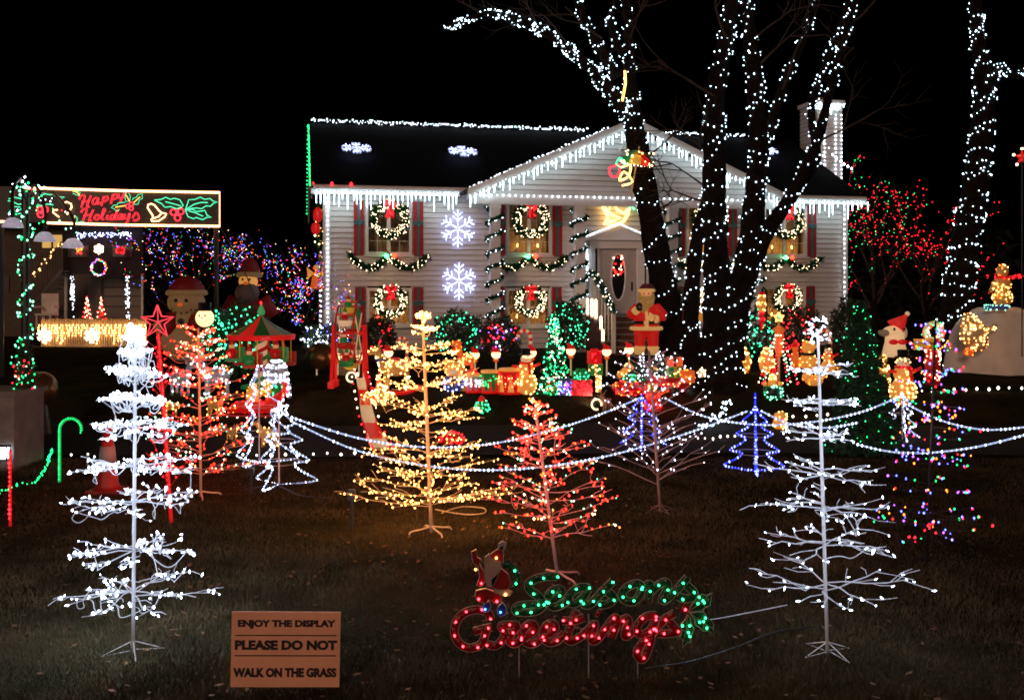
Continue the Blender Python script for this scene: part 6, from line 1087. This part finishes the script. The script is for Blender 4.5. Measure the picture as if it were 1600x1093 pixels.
for i in range(9): t = (i + .5) / 9; c = a.lerp(b, t); mb = MB(); mb.box(c + Vector((0, .5, 0)), (.22, .9, .05)); mb.build('tread', mPale, stt)
def nl(label, pts, r, m): lights(label, pts, r, m)
nl('warm lights along the outside stair rail', [nb_ + a.lerp(b, t) + up + rdir() * .06 for t in [i / 22 for i in range(23)]], .02, bWW)
nl('blue-white icicle lights under the neighbouring eave', [P(U(120, 205), 363 + abs(random.gauss(0, 5)), NY - 1.5) for _ in range(95)], .017, bSn)
for px in (113, 199): nl('white lights up the %s porch post of the neighbouring house' % ('left' if px < 150 else 'right'), [P(px + U(-3, 3), U(430, 498), NY - 2) for _ in range(45)], .018, bW)
wr_ = T('neighbour_wreath', 'multicoloured lit wreath above the neighbouring porch', 'wreath', P(156, 418, NY - 1.5)); mb = MB(); rr_ = 11 * q; mb.tube([(rr_ * cos(t), 0, rr_ * sin(t)) for t in [i * PI / 10 for i in range(21)]], .05, 6); mb.build('greenery', mGar, wr_); bulbs(wr_, [(rr_ * cos(t) * U(.85, 1.15), -.08, rr_ * sin(t) * U(.85, 1.15)) for t in [i * PI / 28 for i in range(56)]], .019, MULTI)
snowflake('small amber snowflake light on the neighbouring upper wall', Matrix.Translation(P(155, 389, NY - 1.5)), 7 * q, em('flake_warm', (1, .42, .14), 2.5), br=.016, tube=.014)
o2 = T('red_ball_light', 'round red ornament light in the neighbouring right window', 'light figure', P(188, 391, NY - 1.6)); mb = MB(); mb.ell((0, 0, 0), 6 * q, 12, 8); mb.build('ball', mPlR, o2, True); bulbs(o2, surf_pts(mb, 26), .018, bR)
o2 = T('gingerbread_light', 'small red and amber lit figure in the neighbouring left window', 'light figure', P(124, 390, NY - 1.6)); bulbs(o2, [(6 * q * x, -.03, 6 * q * z) for x, z in [(0, 0), (0, .6), (.9, .7), (-.9, .7), (.6, .2), (-.6, .2), (.5, -.9), (-.5, -.9), (.3, -.4), (-.3, -.4), (0, 1)]], .035, [bR, bA]); mb = MB(); mb.ell((0, 0, 0), (4 * q, .03, 6 * q), 10, 6); mb.build('body', mPlO, o2, True)
for i, px in enumerate((136, 158)):
    g2 = P(px, 505, 30); o2 = T('spiral_tree', 'small red and white spiral light tree on the porch, %s one' % ('left', 'right')[i], 'light tree', g2); H = 42 / F * 30; pts = [(.17 * (1 - t) * cos(t * 38), .17 * (1 - t) * sin(t * 38), H * t) for t in [k / 70 for k in range(70)]]; mb = MB(); mb.tube(pts, .01, 4); mb.build('frame', mRedW, o2); bulbs(o2, pts, .017, [bR, bWd, bPk])
# fence with hanging lights
FY = 27.0; o = T('picket_fence', 'tan vertical picket fence hung with warm lights at left', 'fence', Vector(((145 - 800) / F * FY, FY, gz(FY)))); off = Vector(o.location)
x0, x1 = (64 - 800) / F * FY, (230 - 800) / F * FY; zb, ztp = CZ - (546 - HY) / F * FY, CZ - (498 - HY) / F * FY; n = 46; me = None
for i in range(n):
    x = x0 + (x1 - x0) * (i + .5) / n
    if me is None: mb = MB(); mb.box((0, 0, 0), ((x1 - x0) / n * .62, .025, ztp - zb)); pk = mb.build('picket', mFen, o); me = pk.data
    else: pk = bpy.data.objects.new('picket', me); C.objects.link(pk); pk.parent = o
    pk.location = Vector((x, FY, (zb + ztp) / 2 + U(-.01, .01))) - off
for z in (zb + .12, ztp - .1): mb = MB(); mb.box(Vector(((x0 + x1) / 2, FY + .04, z)) - off, (x1 - x0, .05, .08)); mb.build('rail', mFen, o)
mb = MB(); mb.box(Vector(((x0 + x1) / 2, FY, (zb + gz(FY)) / 2)) - off, (x1 - x0, .12, max(.1, zb - gz(FY)))); mb.build('kickboard', mFen, o)
pts = []
for k in range(36):
    px = 62 + k * 4.7; d = random.choice((8, 14, 20, 26, 30)); pts += [P(px + U(-2, 2), 508 + t, FY - .1) for t in range(0, d, 4)]
lights('warm white icicle lights hanging on the picket fence', pts, .02, bWW)
for px, l in ((70, 'left'), (144, 'middle'), (216, 'right')): snowflake('warm white snowflake light on the picket fence, %s one' % l, Matrix.Translation(P(px, 524, FY - .2)), 12 / F * FY, em('flake_warm', (1, .42, .14), 2.5), br=.013, tube=.012, group='snowflakes on the fence')
candy('candy cane outlined in white lights left of the inflatable snowman', None, 46, mBlk, mBlk, .06, 1, 'outline_candy_cane', Vector(((266 - 800) / F * 24, 24, 1.9)), (.02, .06, bWd)) if False else None
chr_ = T('patio_chair', 'pale plastic chair on the neighbouring porch', 'chair', P(73, 492, 30)); 
for (nm_, c, d) in (('seat', (0, 0, .02), (.5, .5, .05)), ('backrest', (0, .22, .35), (.5, .05, .6)), ('leg', (-.2, -.2, -.2), (.05, .05, .42)), ('leg', (.2, -.2, -.2), (.05, .05, .42)), ('leg', (-.2, .2, -.2), (.05, .05, .42)), ('leg', (.2, .2, -.2), (.05, .05, .42)), ('armrest', (-.25, 0, .25), (.05, .45, .05)), ('armrest', (.25, 0, .25), (.05, .45, .05))): mb = MB(); mb.box(c, d); mb.build(nm_, mSheet, chr_)
# cords in the lawn
def cord(label, pp, m=mBlk, r=.006, lift=.03):
    pts = smooth_path([G(x, y) + Vector((0, 0, lift)) for x, y in pp], 8); c = pts[0]; mb = MB(); mb.tube([p - c for p in pts], r, 5); k = mb.build('extension_cord', m, None, True); k.location = c; k['label'] = label; k['category'] = 'cord'
cord('white cord running from the greeting sign to the right white tree', [(1085, 985), (1130, 978), (1180, 968), (1230, 958)], mWw, .004, .06); cord('black cord lying on the lawn left of the right white tree', [(1010, 1052), (1080, 1040), (1150, 1018), (1210, 995), (1270, 985)])
cord('coiled tan cord beside the foot of the yellow tree', [(690, 806), (720, 796), (755, 798), (756, 806), (730, 808), (700, 804), (680, 800)], mTan, .007); cord('black cord left of the yellow tree', [(392, 768), (430, 762), (470, 778), (520, 782)])
g = G(550, 832); o = T('outlet_stake', 'dark stake with a power outlet left of the yellow tree', 'stake', g); s = g.y / F; mb = MB(); mb.box((0, 0, 30 * s), (.02, .02, 62 * s)); mb.build('stake', mDk, o); mb = MB(); mb.box((0, -.02, 60 * s), (.07, .04, .1)); mb.build('outlet_box', mDk, o)
g = G(392, 772); o = T('outlet_stake', 'dark stake with plugs right of the orange-red tree', 'stake', g); s = g.y / F; mb = MB(); mb.box((0, 0, 18 * s), (.02, .02, 40 * s)); mb.build('stake', mDk, o); mb = MB(); mb.box((0, -.02, 36 * s), (.08, .05, .08)); mb.build('outlet_box', mDk, o)

# added dark foliage belt, put in to hide the lit ground at the horizon
tl = MB(); pts = []; 
for i in range(26000):
    x = U(-60, 60); h = 2.6 + 1.3 * sin(x * .9) * sin(x * .31) + .8 * sin(x * 2.3); pts.append(Vector((x, 47 + U(-1.5, 1.5), gz(47) + U(0, 1) * h)))
needles(tl, pts, .55); k = tl.build('horizon_screen', mat('horizon_screen_leaf', (.012, .014, .01), .9, .3, 3)); k['kind'] = 'stuff'; k['label'] = 'dark foliage belt added far behind the houses to hide the horizon'; k['category'] = 'trees'

# fallen leaves in the grass
lv = MB()
for i in range(900):
    y = U(5.3, 13); x = U(-.55, .55) * y; p = Vector((x, y, gz(y) + U(.015, .04))); a = U(0, 6); d = Vector((cos(a), sin(a), U(-.3, .3))) * U(.018, .035); e = Vector((-sin(a), cos(a), U(-.3, .3))) * U(.01, .02)
    lv.add([p - d, p + e, p + d, p - e], [(0, 1, 2, 3)])
k = lv.build('fallen_leaves', mat('dry_leaf', (.13, .065, .03), .8, .5, 6)); k['kind'] = 'stuff'; k['label'] = 'dry brown leaves scattered over the front lawn'; k['category'] = 'leaves'
# coloured rope-light outlines beside the parasol
for nm_, pp_, m_ in (('red rope light outline of a bow beside the parasol', [(952, 262), (968, 258), (965, 275), (954, 274), (952, 262)], bNr), ('green rope light loop above the red bow outline', [(962, 256), (968, 247), (976, 252), (972, 262), (962, 256)], bNg), ('yellow rope light loops beside the parasol', [(970, 262), (985, 258), (982, 275), (968, 282), (975, 268), (988, 284), (972, 290)], em('rope_yellow', (1, .55, .12), 6))):
    q_ = [P(x, y, 18.75) for x, y in pp_]; c_ = q_[0]; mb = MB(); mb.tube(smooth_path([p - c_ for p in q_], 4), .018, 6); k = mb.build('rope_outline', m_, None, True); k.location = c_; k['label'] = nm_; k['category'] = 'rope light'
